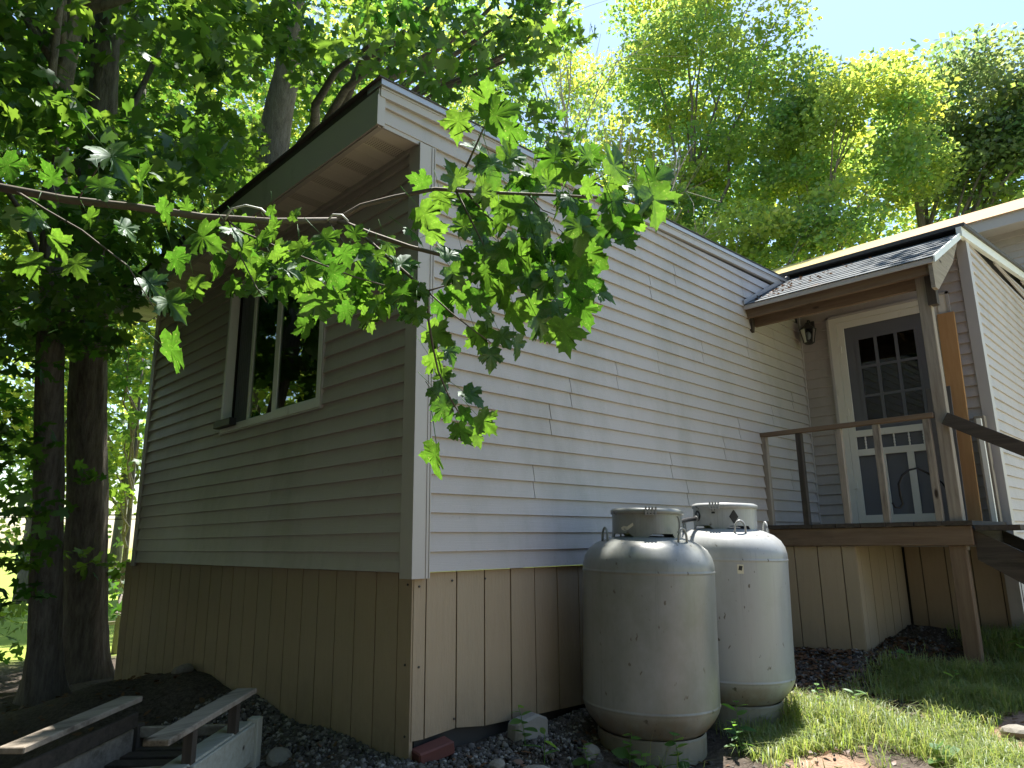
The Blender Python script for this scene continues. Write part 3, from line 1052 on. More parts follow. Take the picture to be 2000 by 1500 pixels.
for y_ in (-.10, -.72, -1.33):
    MB().prism([(3.97, y_, 2.235), (5.15, y_, 2.235 + RS * 1.18), (5.15, y_, 2.33 + RS * 1.18), (3.97, y_, 2.33)], (0, .038, 0)).build('rafter', 'wood_brown_x', porch)
MB().prism([(3.90, -1.600, 2.10), (3.985, -1.600, 2.10), (4.62, -1.600, ez(4.62) - .20), (4.95, -1.600, ez(4.95) - .05), (3.90, -1.600, ez(3.90) - .045)], (0, -.03, 0)).build('end_rafter', 'wood_grey_x', porch)
MB().prism([(3.875, -1.647, ez(3.875) - .045), (5.03, -1.647, ez(5.03) - .045), (5.03, -1.647, ez(5.03) + .014), (3.875, -1.647, ez(3.875) + .014)], (0, -.012, 0)).build('rake_drip_edge', 'vinyl_white', porch)
MB().box(4.02, 4.10, -1.597, -1.53, 2.0, 2.30).build('post_bracket', 'wood_dark_z', porch)
MB().prism([(3.87, -.030, ez(3.87) + .012), (5.0, -.030, ez(5.0) + .012), (5.0, -.030, ez(5.0) + .055), (3.87, -.030, ez(3.87) + .055)], (0, .016, 0)).build('wall_flashing', 'flashing', porch)
MB().prism([(3.99, -.035, 2.33), (4.16, -.035, 2.33), (4.04, -.035, 2.17), (4.02, -.035, 2.10), (3.99, -.035, 2.12)], (0, .03, 0)).build('corbel', 'wood_dark_z', porch)
# stairs going down to the right
for i, (y_, z_) in enumerate(((-1.62, .232), (-1.90, .05), (-2.18, -.135), (-2.46, -.32), (-2.74, -.50), (-3.02, -.68))):
    MB().box(DX + .01, 5.05, y_ - .285, y_ - .002, z_ - .036, z_).build('stair_tread', 'wood_dark_x', porch)
for xx in (DX + .045, 5.0):
    MB().prism([(xx, -1.603, .20), (xx, -1.603, -.02), (xx, -3.2, -1.06), (xx, -3.3, -.90), (xx, -3.3, -.76)], (.038, 0, 0)).build('stringer', 'wood_dark_y', porch)
MB().bar((DX + .02, -1.53, 1.062), (DX + .02, -3.25, -.02 + .02), .036, .10).build('hand_rail', 'wood_dark_y', porch, bevel=.003)
g2 = gz(4.02, -3.1)
MB().box(DX + .04, DX + .12, -3.15, -3.06, g2 - .1, .05).build('rail_post', 'wood_grey_z', porch)
MB().box(5.04, 5.125, -1.595, -1.515, .268, 1.20).build('rail_post', 'wood_grey_z', porch, bevel=.003)
MB().box(4.93, 4.965, -1.59, -1.555, .268, 1.16).build('rail_post', 'white_paint', porch)  # white stands in for the lit face of the stair post
MB().box(DX + .132, DX + .140, -1.600, -1.55, .10, .23).build('bracket', 'flashing', porch)

# loose things on the porch
def leaner(name, mat, label, cat, y0, y1, z1, xb, xt, th, bottom=.268):
    t = MB().prism([(xb, y0, bottom), (xb + th, y0, bottom), (xt + th, y0, z1), (xt, y0, z1)], (0, y1 - y0, 0))
    return tag(t.build(name, mat, None, bevel=.002), label, cat)


leaner('plank', 'wood_new', 'fresh orange pine plank leaning upright on the wall right of the door', 'plank', -1.475, -1.335, 2.215, X1 - .22, X1 - .065, .034)
leaner('board', 'panel_dark', 'dark brown sheet of board leaning beside the pine plank', 'board', -1.40, -1.20, 1.48, X1 - .36, X1 - .27, .012)
stk = MB().tube([at(1874, 912, 6.35), at(1906, 955, 6.3), at(1940, 1000, 6.25)], .011, 8).build('stick', 'vinyl_white', None, smooth=True)
for v_ in stk.data.vertices:
    pass
tag(stk, 'thin pale stick slanting across the porch near the stairs', 'stick')
dcam = 5.98
cb = [(1743, 982), (1748, 990), (1757, 992), (1763, 984), (1758, 966), (1755, 945), (1762, 928), (1775, 918), (1792, 914), (1812, 924), (1840, 942), (1858, 968), (1868, 1000), (1876, 1016), (1905, 1040), (1950, 1073), (2000, 1108), (2060, 1150)]
cp = []
for i, (u, v) in enumerate(cb):
    d_ = 5.55 if i < 13 else 5.45 - .02 * (i - 12)
    cp.append(at(u, v, d_))
tag(MB().tube(cp, .0085, 8).build('cable', 'cable', None, smooth=True), 'black cable looping on the porch floor and hanging down past the stairs', 'cable')

# ------------------------------------------------------------------ propane tanks
def arc_patch(mb, r, a0, a1, loop, n=1):
    """loop of (angle, z) points wrapped on a cylinder of radius r"""
    mb.add([(r * math.cos(a), r * math.sin(a), z) for a, z in loop], [tuple(range(len(loop)))])
    return mb


def make_tank(x, y, zb_, tilt, label, variant):
    t = thing('propane_tank', (x, y, zb_), label, 'gas tank', 'propane tanks beside the wall')
    vdir = np.array([CAM[0] - x, CAM[1] - y])
    a0 = math.atan2(vdir[1], vdir[0])
    # lean a touch, around the line of sight
    t.rotation_mode = 'QUATERNION'
    t.rotation_quaternion = Matrix.Rotation(tilt, 3, Vector((math.cos(a0), math.sin(a0), 0))).to_quaternion()
    paint = 'tank%d' % variant
    prof = [(0, .075), (.15, .08), (.24, .10), (.31, .145), (.352, .195), (.374, .235), (.3805, .256), (.381, .262), (.3835, .265), (.3835, .272), (.381, .275), (.381, .281), (.381, .60), (.381, .966), (.381, .972), (.3835, .975), (.3835, .982), (.381, .986), (.3808, .992),
            (.379, 1.02), (.368, 1.06), (.345, 1.10), (.305, 1.133), (.255, 1.155), (.20, 1.170), (.1, 1.178), (0, 1.18)]
    MB().lathe(prof, 72).build('tank_shell', paint, t, smooth=True, local=True)
    MB().lathe([(.297, -.04), (.30, 0), (.30, .115), (.293, .125), (.289, .115), (.289, -.04)], 48).build('foot_ring', 'tank_ring', t, smooth=False, local=True)
    # collar with feet
    mb = MB()
    seg = 72
    for ring, (r, zt_) in enumerate(((.205, 1.315), (.200, 1.315))):
        bidx = len(mb.v)
        for j in range(seg):
            a = a0 + 2 * math.pi * j / seg
            ph = (j / seg * 5 + .32) % 1
            lo = 1.164 if ph < .36 else (1.164 + .026 * min(1, (ph - .36) / .05, (1 - ph) / .05))
            mb.v.append((r * math.cos(a), r * math.sin(a), lo))
            mb.v.append((r * math.cos(a), r * math.sin(a), zt_))
        for j in range(seg):
            j2 = (j + 1) % seg
            q = (bidx + 2 * j, bidx + 2 * j2, bidx + 2 * j2 + 1, bidx + 2 * j + 1)
            mb.f.append(q if ring == 0 else q[::-1])
    col_ = mb.build('collar', paint, t, smooth=False, local=True)
    # openings in the collar: black patches painted for the dark inside
    if variant == 2:
        ac = a0 + math.asin(.088 / .205 * .62)
        lp = [(ac - .145, 1.247), (ac - .10, 1.262), (ac - .03, 1.285), (ac, 1.29), (ac + .03, 1.285), (ac + .10, 1.262), (ac + .145, 1.247), (ac + .10, 1.232), (ac + .03, 1.208), (ac, 1.203), (ac - .03, 1.208), (ac - .10, 1.232)]
        # angle of the diamond follows the photograph: right of centre
        arc_patch(MB(), .2062, 0, 0, lp).build('vent_opening', 'black_plastic_and_shade', col_, local=True)
        ah = a0 - 1.02
        lp = [(ah + .17 * math.cos(w), 1.252 + .036 * math.sin(w)) for w in np.linspace(0, 2 * math.pi, 20, endpoint=False)]
        arc_patch(MB(), .2062, 0, 0, lp).build('hose_opening', 'black_plastic_and_shade', col_, local=True)
        for da, zz, w_, h_ in ((-.36, 1.272, .055, .006), (-.40, 1.296, .012, .01), (-.31, 1.296, .012, .01)):
            arc_patch(MB(), .2062, 0, 0, [(a0 + da - w_, zz - h_), (a0 + da + w_, zz - h_), (a0 + da + w_, zz + h_), (a0 + da - w_, zz + h_)]).build('slot', 'black_plastic_and_shade', col_, local=True)
    else:
        ac = a0 + .95
        lp = [(ac + .02 + .19 * math.sin(w), 1.245 + .048 * math.cos(w)) for w in np.linspace(0, math.pi, 12)] + [(ac + .10 * math.sin(w) + .03, 1.245 + .040 * math.cos(w)) for w in np.linspace(math.pi, 0, 10)]
        arc_patch(MB(), .2062, 0, 0, lp).build('vent_opening', 'black_plastic_and_shade', col_, local=True)
        lp = [(a0 - .80, 1.222), (a0 - .70, 1.232), (a0 - .58, 1.228), (a0 - .40, 1.25), (a0 - .38, 1.235), (a0 - .55, 1.210), (a0 - .70, 1.205), (a0 - .78, 1.212)]
        arc_patch(MB(), .2060, 0, 0, lp).build('sticker', 'sticker', col_, local=True)
    # lid
    seg_l = [(0, 1.341), (.12, 1.340), (.19, 1.336), (.211, 1.328), (.214, 1.318), (.214, 1.302), (.207, 1.302)]
    lid = MB().lathe(seg_l, 64).build('lid', paint, t, smooth=True, local=True)
    mb = MB()
    al = a0 + (.10 if variant == 1 else -.30)
    ra = np.array([math.cos(al), math.sin(al), 0])
    ta = np.array([-math.sin(al), math.cos(al), 0])
    for k_ in (-1, -.33, .33, 1):
        c_ = ra * .218 + ta * k_ * .028
        mb.bar(c_ + (0, 0, 1.295), c_ + (0, 0, 1.340), .010, .012, up=ra)
    mb.bar(ra * .217 - ta * .034 + (0, 0, 1.312), ra * .217 + ta * .034 + (0, 0, 1.312), .010, .012)
    mb.bar(ra * .217 - ta * .034 + (0, 0, 1.296), ra * .217 + ta * .034 + (0, 0, 1.296), .010, .008)
    mb.build('latch', 'grey_steel' if variant == 1 else paint, lid, local=True)
    # lifting lugs
    for da in ((.80, -1.1, 2.6, -2.4) if variant == 1 else (.33, 1.9, -1.3, 3.4)):
        a = a0 + da
        ra = np.array([math.cos(a), math.sin(a), 0])
        ta = np.array([-math.sin(a), math.cos(a), 0])
        pts = [ra * .272 + ta * .034 * math.cos(w) * (1 if abs(math.cos(w)) < .99 else 1.08) + np.array([0, 0, 1.163 + .058 * max(0, math.sin(w)) - (.028 if abs(math.cos(w)) > .99 else 0)]) for w in np.linspace(0, math.pi, 11)]
        MB().tube(pts, .0068, 8).build('lifting_lug', paint, t, smooth=True, local=True)
    if variant == 2:
        ap = a0 + .20
        arc_patch(MB(), .3822, 0, 0, [(ap - .05, .90), (ap + .05, .90), (ap + .05, .955), (ap - .05, .955)]).build('data_plate', 'sticker', t, local=True)
        arc_patch(MB(), .3826, 0, 0, [(ap - .035, .922), (ap + .02, .918), (ap + .035, .945), (ap - .02, .948)]).build('data_plate_mark', 'black_plastic_and_shade', t, local=True)
    return t


T1 = (1.311, -.493, -1.003)
T2 = (2.131, -.558, -.953)
tank1 = make_tank(*T1, R(-1.7), 'grey-green stained propane tank, the nearer one, with latched lid and torn sticker', 1)
tank2 = make_tank(*T2, R(-1.7), 'cleaner light grey propane tank behind, with diamond opening in its collar', 2)
hp = [at(1297, 1027, 4.14), at(1318, 1022, 4.25), at(1340, 1016, 4.45), at(1362, 1012, 4.66), at(1376, 1012, 4.85)]
hose = thing('gas_hose', tuple(hp[2]), 'black gas hose running between the collars of the two tanks', 'hose')
MB().tube(hp, .014, 10).build('hose', 'cable', hose, smooth=True)
MB().tube([hp[3] * .75 + hp[2] * .25, hp[3]], .018, 10).build('coupling', 'grey_steel', hose)

# ------------------------------------------------------------------ black box on the window sill
bx = MB().box(-.085, -.031, 2.20, 2.50, WZ0 + .028, WZ0 + .085)
tag(bx.build('plastic_box', 'black_plastic_and_shade', None, bevel=.004), 'small black plastic box sitting on the left end of the window sill', 'box')

# ------------------------------------------------------------------ wooden bench frame in the lower left corner
bo = np.array((-.85, .45, -1.15))
bench = thing('garden_bench', tuple(bo), 'weathered wooden garden bench frame with two arm planks and whitewashed side board', 'bench')
ux = np.array((.7071, .7071, 0))       # along the arms
uy = np.array((-.7071, .7071, 0))      # across, away from the house wall


def bp(t, s, z):
    return ux * t + uy * s + np.array((0, 0, z))


def bbar(name, mat, a, b, w, h, parent=None):
    return MB().bar(bp(*a), bp(*b), w, h).build(name, mat, bench, bevel=.004)


gb = -1.12
bbar('arm_plank', 'wood_grey_x', (-.735, .885, -.600), (.185, .875, -.588), .105, .026)
bbar('arm_plank', 'wood_grey_x', (-.80, 1.405, -.605), (.03, 1.385, -.590), .105, .026)
for t_, s_ in ((-.46, .87), (.02, .87)):
    MB().box(-.024, .024, -.02, .02, 0, .14).build('arm_support', 'wood_dark_z', bench, local=True).matrix_local = Matrix.Translation(Vector(bp(t_, s_, -.752) - bo)) @ Matrix.Rotation(R(45), 4, 'Z')
bbar('side_board', 'wood_white_x', (-.95, .850, -.845), (.235, .850, -.845), .028, .18)
bbar('side_ledge', 'wood_white_x', (-.95, .905, -.752), (.235, .905, -.752), .105, .012)
bbar('side_board', 'wood_dark_x', (-.95, .85, -1.04), (.235, .85, -1.04), .026, .15)
bbar('side_board', 'wood_grey_x', (-.95, 1.42, -.84), (.12, 1.42, -.84), .028, .18)
for t_, s_, mt, zt_ in ((.27, .852, 'wood_white_z', -.735), (.16, 1.42, 'wood_dark_z', -.735), (-.95, 1.42, 'wood_dark_z', -.60), (-.97, .852, 'wood_white_z', -.735)):
    zg = gz(*bp(t_, s_, 0)[:2]) - .03
    MB().box(-.035, .035, -.03, .03, zg, zt_).build('leg', mt, bench, local=True, bevel=.004).matrix_local = Matrix.Translation(Vector(bp(t_, s_, 0) - bo)) @ Matrix.Rotation(R(45), 4, 'Z')
for i, t_ in enumerate(np.linspace(-.88, .17, 9)):
    bbar('seat_slat', 'wood_dark_y', (t_, .93, -.855 + .004 * (i % 2)), (t_, 1.40, -.855), .09, .02)
bbar('back_rail', 'wood_grey_y', (.20, .90, -.775), (.16, 1.42, -.775), .03, .05)
bbar('cross_rail', 'wood_grey_y', (-.42, .90, -.79), (-.48, 1.42, -.80), .028, .045)
bbar('back_board', 'wood_dark_x', (-.9, 1.39, -.70), (.10, 1.39, -.70), .02, .07)

# ------------------------------------------------------------------ trees and leaves
def unit(v):
    return v / (np.linalg.norm(v, axis=-1, keepdims=True) + 1e-9)


def maple_outline(detail):
    if detail == 'hero':
        h = [(.0, .0), (.10, -.06), (.26, -.14), (.33, -.06), (.43, -.04), (.57, .06), (.49, .12), (.50, .20), (.42, .25), (.50, .31), (.56, .31), (.62, .39), (.76, .46), (.64, .50), (.62, .60), (.52, .58), (.46, .67), (.38, .60), (.29, .58), (.26, .68), (.31, .74), (.25, .80), (.28, .89), (.16, .89), (.08, .98)]
        tip = (0, 1.12)
    else:
        h = [(.0, .0), (.28, -.10), (.50, .08), (.34, .22), (.72, .48), (.22, .50), (.24, .82)]
        tip = (0, 1.10)
    pts = h + [tip] + [(-x, y) for x, y in h[:0:-1]]
    return np.array(pts)


def leaf_mesh(name, seed):
    """detailed maple leaf, 1 unit long, petiole end at the origin, tip along +Y, upper side +Z"""
    r = np.random.default_rng(seed)
    o = maple_outline('hero')
    o = o * (1 + r.normal(0, .035, o.shape))
    o[0] = (0, 0)
    c = np.array([[0, .30]])
    mid = o * .55 + c * .45
    P = np.concatenate([c, mid, o])
    ang = np.arctan2(P[:, 0], P[:, 1] - .0)
    rad = np.hypot(P[:, 0], P[:, 1] - .3)
    z = -r.uniform(.05, .32) * P[:, 1] ** 2 - r.uniform(.0, .35) * rad ** 2 + r.uniform(-.1, .38) * np.abs(P[:, 0]) + r.normal(0, .12) * P[:, 0] * P[:, 1] + .045 * np.cos(5 * ang + r.uniform(0, 6)) * rad + r.normal(0, .012, len(P))
    V = np.column_stack([P, z])
    n = len(o)
    F_ = []
    for i in range(n):
        j = (i + 1) % n
        F_.append((0, 1 + j, 1 + i))
        F_.append((1 + i, 1 + j, 1 + n + j, 1 + n + i))
    me = bpy.data.meshes.new(name)
    # petiole: thin three sided stalk
    pv = []
    pts = [np.array((.06, -.95, .2)), np.array((.04, -.5, .1)), np.array((0, .02, -.005))]
    mb = MB()
    mb.v = [tuple(p) for p in V]
    mb.f = [tuple(f) for f in F_]
    mb.tube(pts, [.014, .011, .010], 4)
    me.from_pydata(mb.v, [], mb.f)
    me.polygons.foreach_set('use_smooth', [True] * len(me.polygons))
    me.materials.append(MAT['leaf_hero'])
    me.update()
    return me


LEAF_ME = [leaf_mesh('leaf', s) for s in range(14)]


def frame_of(tipdir, normal):
    y = np.array(tipdir, float)
    y /= np.linalg.norm(y)
    z = np.array(normal, float)
    z -= y * (z @ y)
    z /= np.linalg.norm(z)
    x = np.cross(y, z)
    return np.column_stack([x, y, z])


def put_leaf(parent, pos, tipdir, normal, size):
    o = bpy.data.objects.new('leaf', random.choice(LEAF_ME))
    COL.objects.link(o)
    o.parent = parent
    A = frame_of(tipdir, normal) * size
    base = np.array(pos) - ORG[parent] - A[:, 1] * .45
    m = Matrix.Identity(4)
    for i in range(3):
        for j in range(3):
            m[i][j] = A[i][j]
        m[i][3] = base[i]
    o.matrix_local = m
    return o


def leaf_cloud(C, size, templ, normal_bias=.9, spread=.75, droop=.35, aspect=1.0):
    """merge one leaf at every centre: returns verts, flat triangle list, tint"""
    n = len(C)
    if templ == 'maple':
        o = maple_outline('low')
        c = np.array([[0, .30]])
        P = np.concatenate([c, o])
        T = np.column_stack([P, -.16 * P[:, 1] ** 2 - .2 * P[:, 0] ** 2])
        m = len(o)
        F_ = np.array([(0, 1 + (i + 1) % m, 1 + i) for i in range(m)])
    elif templ == 'quad':
        T = np.array([(0, 0, 0), (.42, .55, -.06), (0, 1.1, -.16), (-.42, .55, -.06)])
        F_ = np.array([(0, 1, 2), (0, 2, 3)])
    elif templ == 'oak':
        T = np.array([(0, 0, 0), (.22, .4, -.02), (.3, .8, -.06), (0, 1.15, -.16), (-.3, .8, -.06), (-.22, .4, -.02)])
        F_ = np.array([(0, 1, 5), (1, 2, 4), (1, 4, 5), (2, 3, 4)])
    nrm = unit(np.array([0, 0, normal_bias]) + rng.normal(0, spread, (n, 3)))
    t = rng.normal(0, 1, (n, 3))
    t[:, 2] = t[:, 2] * .5 - droop
    t -= nrm * (t * nrm).sum(1, keepdims=True)
    y = unit(t)
    x = np.cross(y, nrm)
    s = (size * rng.uniform(.65, 1.2, n))[:, None, None]
    T = T - np.array([0, .5, 0])
    V = (T[None, :, 0:1] * x[:, None, :] * aspect + T[None, :, 1:2] * y[:, None, :] + T[None, :, 2:3] * nrm[:, None, :]) * s + C[:, None, :]
    k_ = T.shape[0]
    Fl = (F_[None] + (np.arange(n) * k_)[:, None, None]).reshape(-1)
    tint = np.repeat(np.clip(rng.normal(.42, .14, n), 0, 1), k_)
    return V.reshape(-1, 3), Fl, tint


CLUMP_T = []


def clump_points(centers, radii, per, flat=.55):
    """leaf positions gathered in flattened clumps, denser towards the rim"""
    out = []
    for c, r in zip(centers, radii):
        n = max(4, int(per * (r ** 2)))
        d = unit(rng.normal(0, 1, (n, 3)))
        rr = r * rng.uniform(.15, 1, n) ** .55
        p = d * rr[:, None]
        p[:, 2] *= flat
        p[:, 2] -= .12 * (p[:, 0] ** 2 + p[:, 1] ** 2) / max(r, .1)
        out.append(p + c)
        CLUMP_T.append(np.full(n, rng.normal(0, .27)))  # clump tint imitates sunlit yellow and shaded blue-green foliage
    return np.concatenate(out)


def limb_path(a, b, sag, n=6):
    a, b = np.array(a, float), np.array(b, float)
    pts = []
    for i in range(n + 1):
        t = i / n
        p = a * (1 - t) + b * t
        p = p + np.array([0, 0, sag * math.sin(math.pi * t)])
        if 0 < i < n:
            p = p + rng.normal(0, .04 * np.linalg.norm(b - a) / 3, 3)
        pts.append(p)
    return pts


def tree(name, base, height, rad, label, centers, radii, per, leaf, mat, templ, barkm='bark', lean=(0, 0), group=None, spread=.75, limbs=14, trunk_pts=None, limb_r=.28, cat='tree', flat=.5, ridged=False, limb_zmax=99):
    base = np.array(base, float)
    t = thing(name, tuple(base), label, cat, group)
    if trunk_pts is None:
        trunk_pts = [base + np.array((lean[0] * k_ * height + .04 * math.sin(3 * k_ + base[0]), lean[1] * k_ * height + .04 * math.cos(4 * k_), -.25 + k_ * (height + .25))) for k_ in np.linspace(0, 1, 9)]
    n = len(trunk_pts)
    rr = [rad * (1.35 if i == 0 else 1.0) * (1 - .72 * (i / (n - 1)) ** 1.3) for i in range(n)]
    # uneven trunk with raised bark ridges and a root flare
    fine = ridged
    nr, ns = (90, 44) if fine else (14, 14)
    tt = np.linspace(0, n - 1, nr)
    tpf = [np.array([np.interp(q_, range(n), [p[j] for p in trunk_pts]) for j in range(3)]) for q_ in tt]
    if fine:
        K_ = np.array([1, 2, 3, 4, 3, 2, 1]) / 16
        A_ = np.array(tpf)
        for j in range(3):
            A_[3:-3, j] = np.convolve(A_[:, j], K_, 'valid')
        tpf = list(A_)
    rrf = np.interp(tt, range(n), rr)
    mb = MB().tube(tpf, list(rrf), ns)
    for i_ in range(nr * ns):
        c_ = tpf[i_ // ns]
        d_ = np.array(mb.v[i_]) - c_
        ang = 2 * math.pi * (i_ % ns) / ns
        z_ = c_[2]
        w_ = 1 + .05 * math.sin(3 * ang + z_) + .04 * math.sin(5 * ang - 1.3 * z_)
        if fine:
            ux_ = math.cos(ang) * 3.2
            uy_ = math.sin(ang) * 3.2
            g_ = hash_noise(np.array([ux_ * 1.0 + z_ * .55]), np.array([uy_ * 1.0 + z_ * .3]), 2.3)[0] * .6 + hash_noise(np.array([ux_ + z_ * 1.9]), np.array([uy_ - z_ * 1.4]), 4.6)[0] * .4
            w_ += (g_ - .5) * .20
            w_ += .5 * math.exp(-(z_ - base[2]) / .16) * (.6 + .4 * math.sin(4 * ang))
        mb.v[i_] = tuple(c_ + d_ * w_)
    mb.build('trunk', barkm, t, smooth=True)
    tp = np.array(trunk_pts)
    order = sorted([i for i in range(len(centers)) if centers[i][2] < limb_zmax], key=lambda i: -radii[i])[:limbs]
    for i in order:
        c = np.array(centers[i])
        zt_ = base[2] + np.clip((c[2] - base[2]) * .62, .8, height * .92)
        j = int(np.argmin(np.abs(tp[:, 2] - zt_)))
        L = np.linalg.norm(c - tp[j])
        r0 = min(rr[j] * .62, limb_r * rad + .006 * L)
        path = limb_path(tp[j], c, -.05 * L if c[2] < zt_ else .04 * L)
        MB().tube(path, [r0 * (1 - .85 * q_ / 6) for q_ in range(7)], 7).build('limb', barkm, t, smooth=True)
    CLUMP_T.clear()
    P = clump_points(centers, radii, per, flat)
    V, Fl, tint = leaf_cloud(P, leaf, templ, spread=spread)
    tint = np.clip(tint - .06 + np.repeat(np.concatenate(CLUMP_T), len(tint) // len(P)), 0, 1)
    me = np_mesh('crown', V - base, Fl, 3, mat, tint)
    o = attach('crown', me, t)
    o['kind'] = 'stuff'
    return t


def in_house(P):
    x, y, z = P
    return (-.55 < x < 5.5 and -.3 < y < 5.0 and z < 3.1) or (4 < x < 13.2 and y < 6 and z < 6.6 and y > -8)


# ---- foreground branch: part of the maple standing just outside the frame on the left
hb = (-3.3, 1.25, gz(-3.3, 1.25))
hero_c, hero_r = [], []
while len(hero_c) < 95:
    c = np.array((rng.uniform(-6.5, -.6), rng.uniform(-4.5, 4.5), rng.uniform(3.6, 7.6)))
    u_, v_, d_ = project(c)
    if in_house(c) or (d_ > .2 and -160 < u_ < 2160 and v_ > -200 and d_ < 5.5) or (c[0] > -1.2 and c[1] < -1.5):
        continue
    hero_c.append(c)
    hero_r.append(rng.uniform(.6, .95))
hero = tree('maple_tree', hb, 6.0, .15, 'maple tree at left edge sending its long leafy branch across the house corner', hero_c, hero_r, 230, .15, 'leaf_mid', 'maple', lean=(-.03, .02), limbs=14)
main_px = [(-330, 330, 2.9), (-150, 345, 2.5), (0, 366, 2.2), (130, 390, 2.2), (270, 405, 2.2), (400, 424, 2.22), (530, 432, 2.25), (660, 430, 2.3)]
mp = [np.array(hb) + (0.05, -.02, 2.25)] + [at(*p) for p in main_px]
branch = MB().tube(mp, [.030, .021, .017, .0135, .0128, .012, .0113, .0103, .0095], 9).build('branch', 'bark_twig', hero, smooth=True)
TW = {
    'upper': ([(658, 430, 2.30), (705, 402, 2.31), (770, 385, 2.32), (850, 369, 2.33), (950, 376, 2.34), (1080, 381, 2.36), (1190, 387, 2.38), (1250, 395, 2.4)], .0095, .003),
    'lower': ([(660, 431, 2.30), (720, 455, 2.29), (800, 482, 2.27), (870, 500, 2.26), (930, 520, 2.26), (1000, 545, 2.27), (1080, 560, 2.28)], .0095, .003),
    'up': ([(888, 370, 2.335), (918, 310, 2.33), (945, 250, 2.33), (960, 225, 2.33)], .005, .0022),
    'dn1': ([(890, 372, 2.335), (920, 430, 2.31), (948, 485, 2.29)], .0045, .002),
    'dn2': ([(910, 374, 2.335), (950, 420, 2.34), (985, 452, 2.35), (1035, 470, 2.36)], .0045, .002),
    'r1': ([(1030, 379, 2.355), (1060, 410, 2.35), (1085, 420, 2.35)], .003, .0015),
    'r2': ([(1135, 385, 2.37), (1165, 350, 2.37), (1200, 325, 2.38)], .003, .0015),
    'hang': ([(690, 444, 2.295), (760, 505, 2.27), (835, 569, 2.24), (836, 620, 2.22), (846, 680, 2.21), (856, 725, 2.20), (875, 770, 2.19), (897, 808, 2.18)], .006, .002),
    'hang2': ([(836, 568, 2.24), (880, 555, 2.25), (915, 547, 2.26)], .003, .0015),
    'hang3': ([(836, 570, 2.24), (880, 610, 2.23), (925, 645, 2.22), (960, 670, 2.22)], .003, .0015),
    'left1': ([(440, 426, 2.23), (470, 452, 2.2), (560, 490, 2.17), (690, 540, 2.15), (760, 560, 2.14)], .004, .0018),
    'left2': ([(445, 428, 2.23), (470, 500, 2.15), (500, 560, 2.1), (520, 590, 2.08)], .003, .0015),
    'dn3': ([(640, 431, 2.29), (675, 480, 2.25), (710, 530, 2.22)], .003, .0015),
    'back1': ([(30, 372, 2.2), (90, 410, 2.1), (160, 450, 2.05), (250, 520, 2.0), (300, 600, 1.95)], .004, .0015),
    'back2': ([(150, 392, 2.2), (190, 330, 2.15), (215, 290, 2.1)], .003, .0015),
}
for nm, (pp, r0, r1) in TW.items():
    pts = [at(*p) for p in pp]
    MB().tube(pts, list(np.linspace(r0, r1, len(pts))), 6).build('twig', 'bark_twig', branch, smooth=True)
# pale peeling bark loops on the branch
for pp in ([(440, 428, 2.22), (452, 408, 2.21), (480, 401, 2.20), (510, 408, 2.20), (535, 430, 2.22)], [(640, 430, 2.28), (650, 419, 2.27), (668, 420, 2.27), (680, 432, 2.27)]):
    MB().tube([at(*p) for p in pp], .0035, 6).build('bark_strip', 'vinyl_white', branch, smooth=True)
cam_r, cam_u, cam_f = M[0], M[1], M[2]
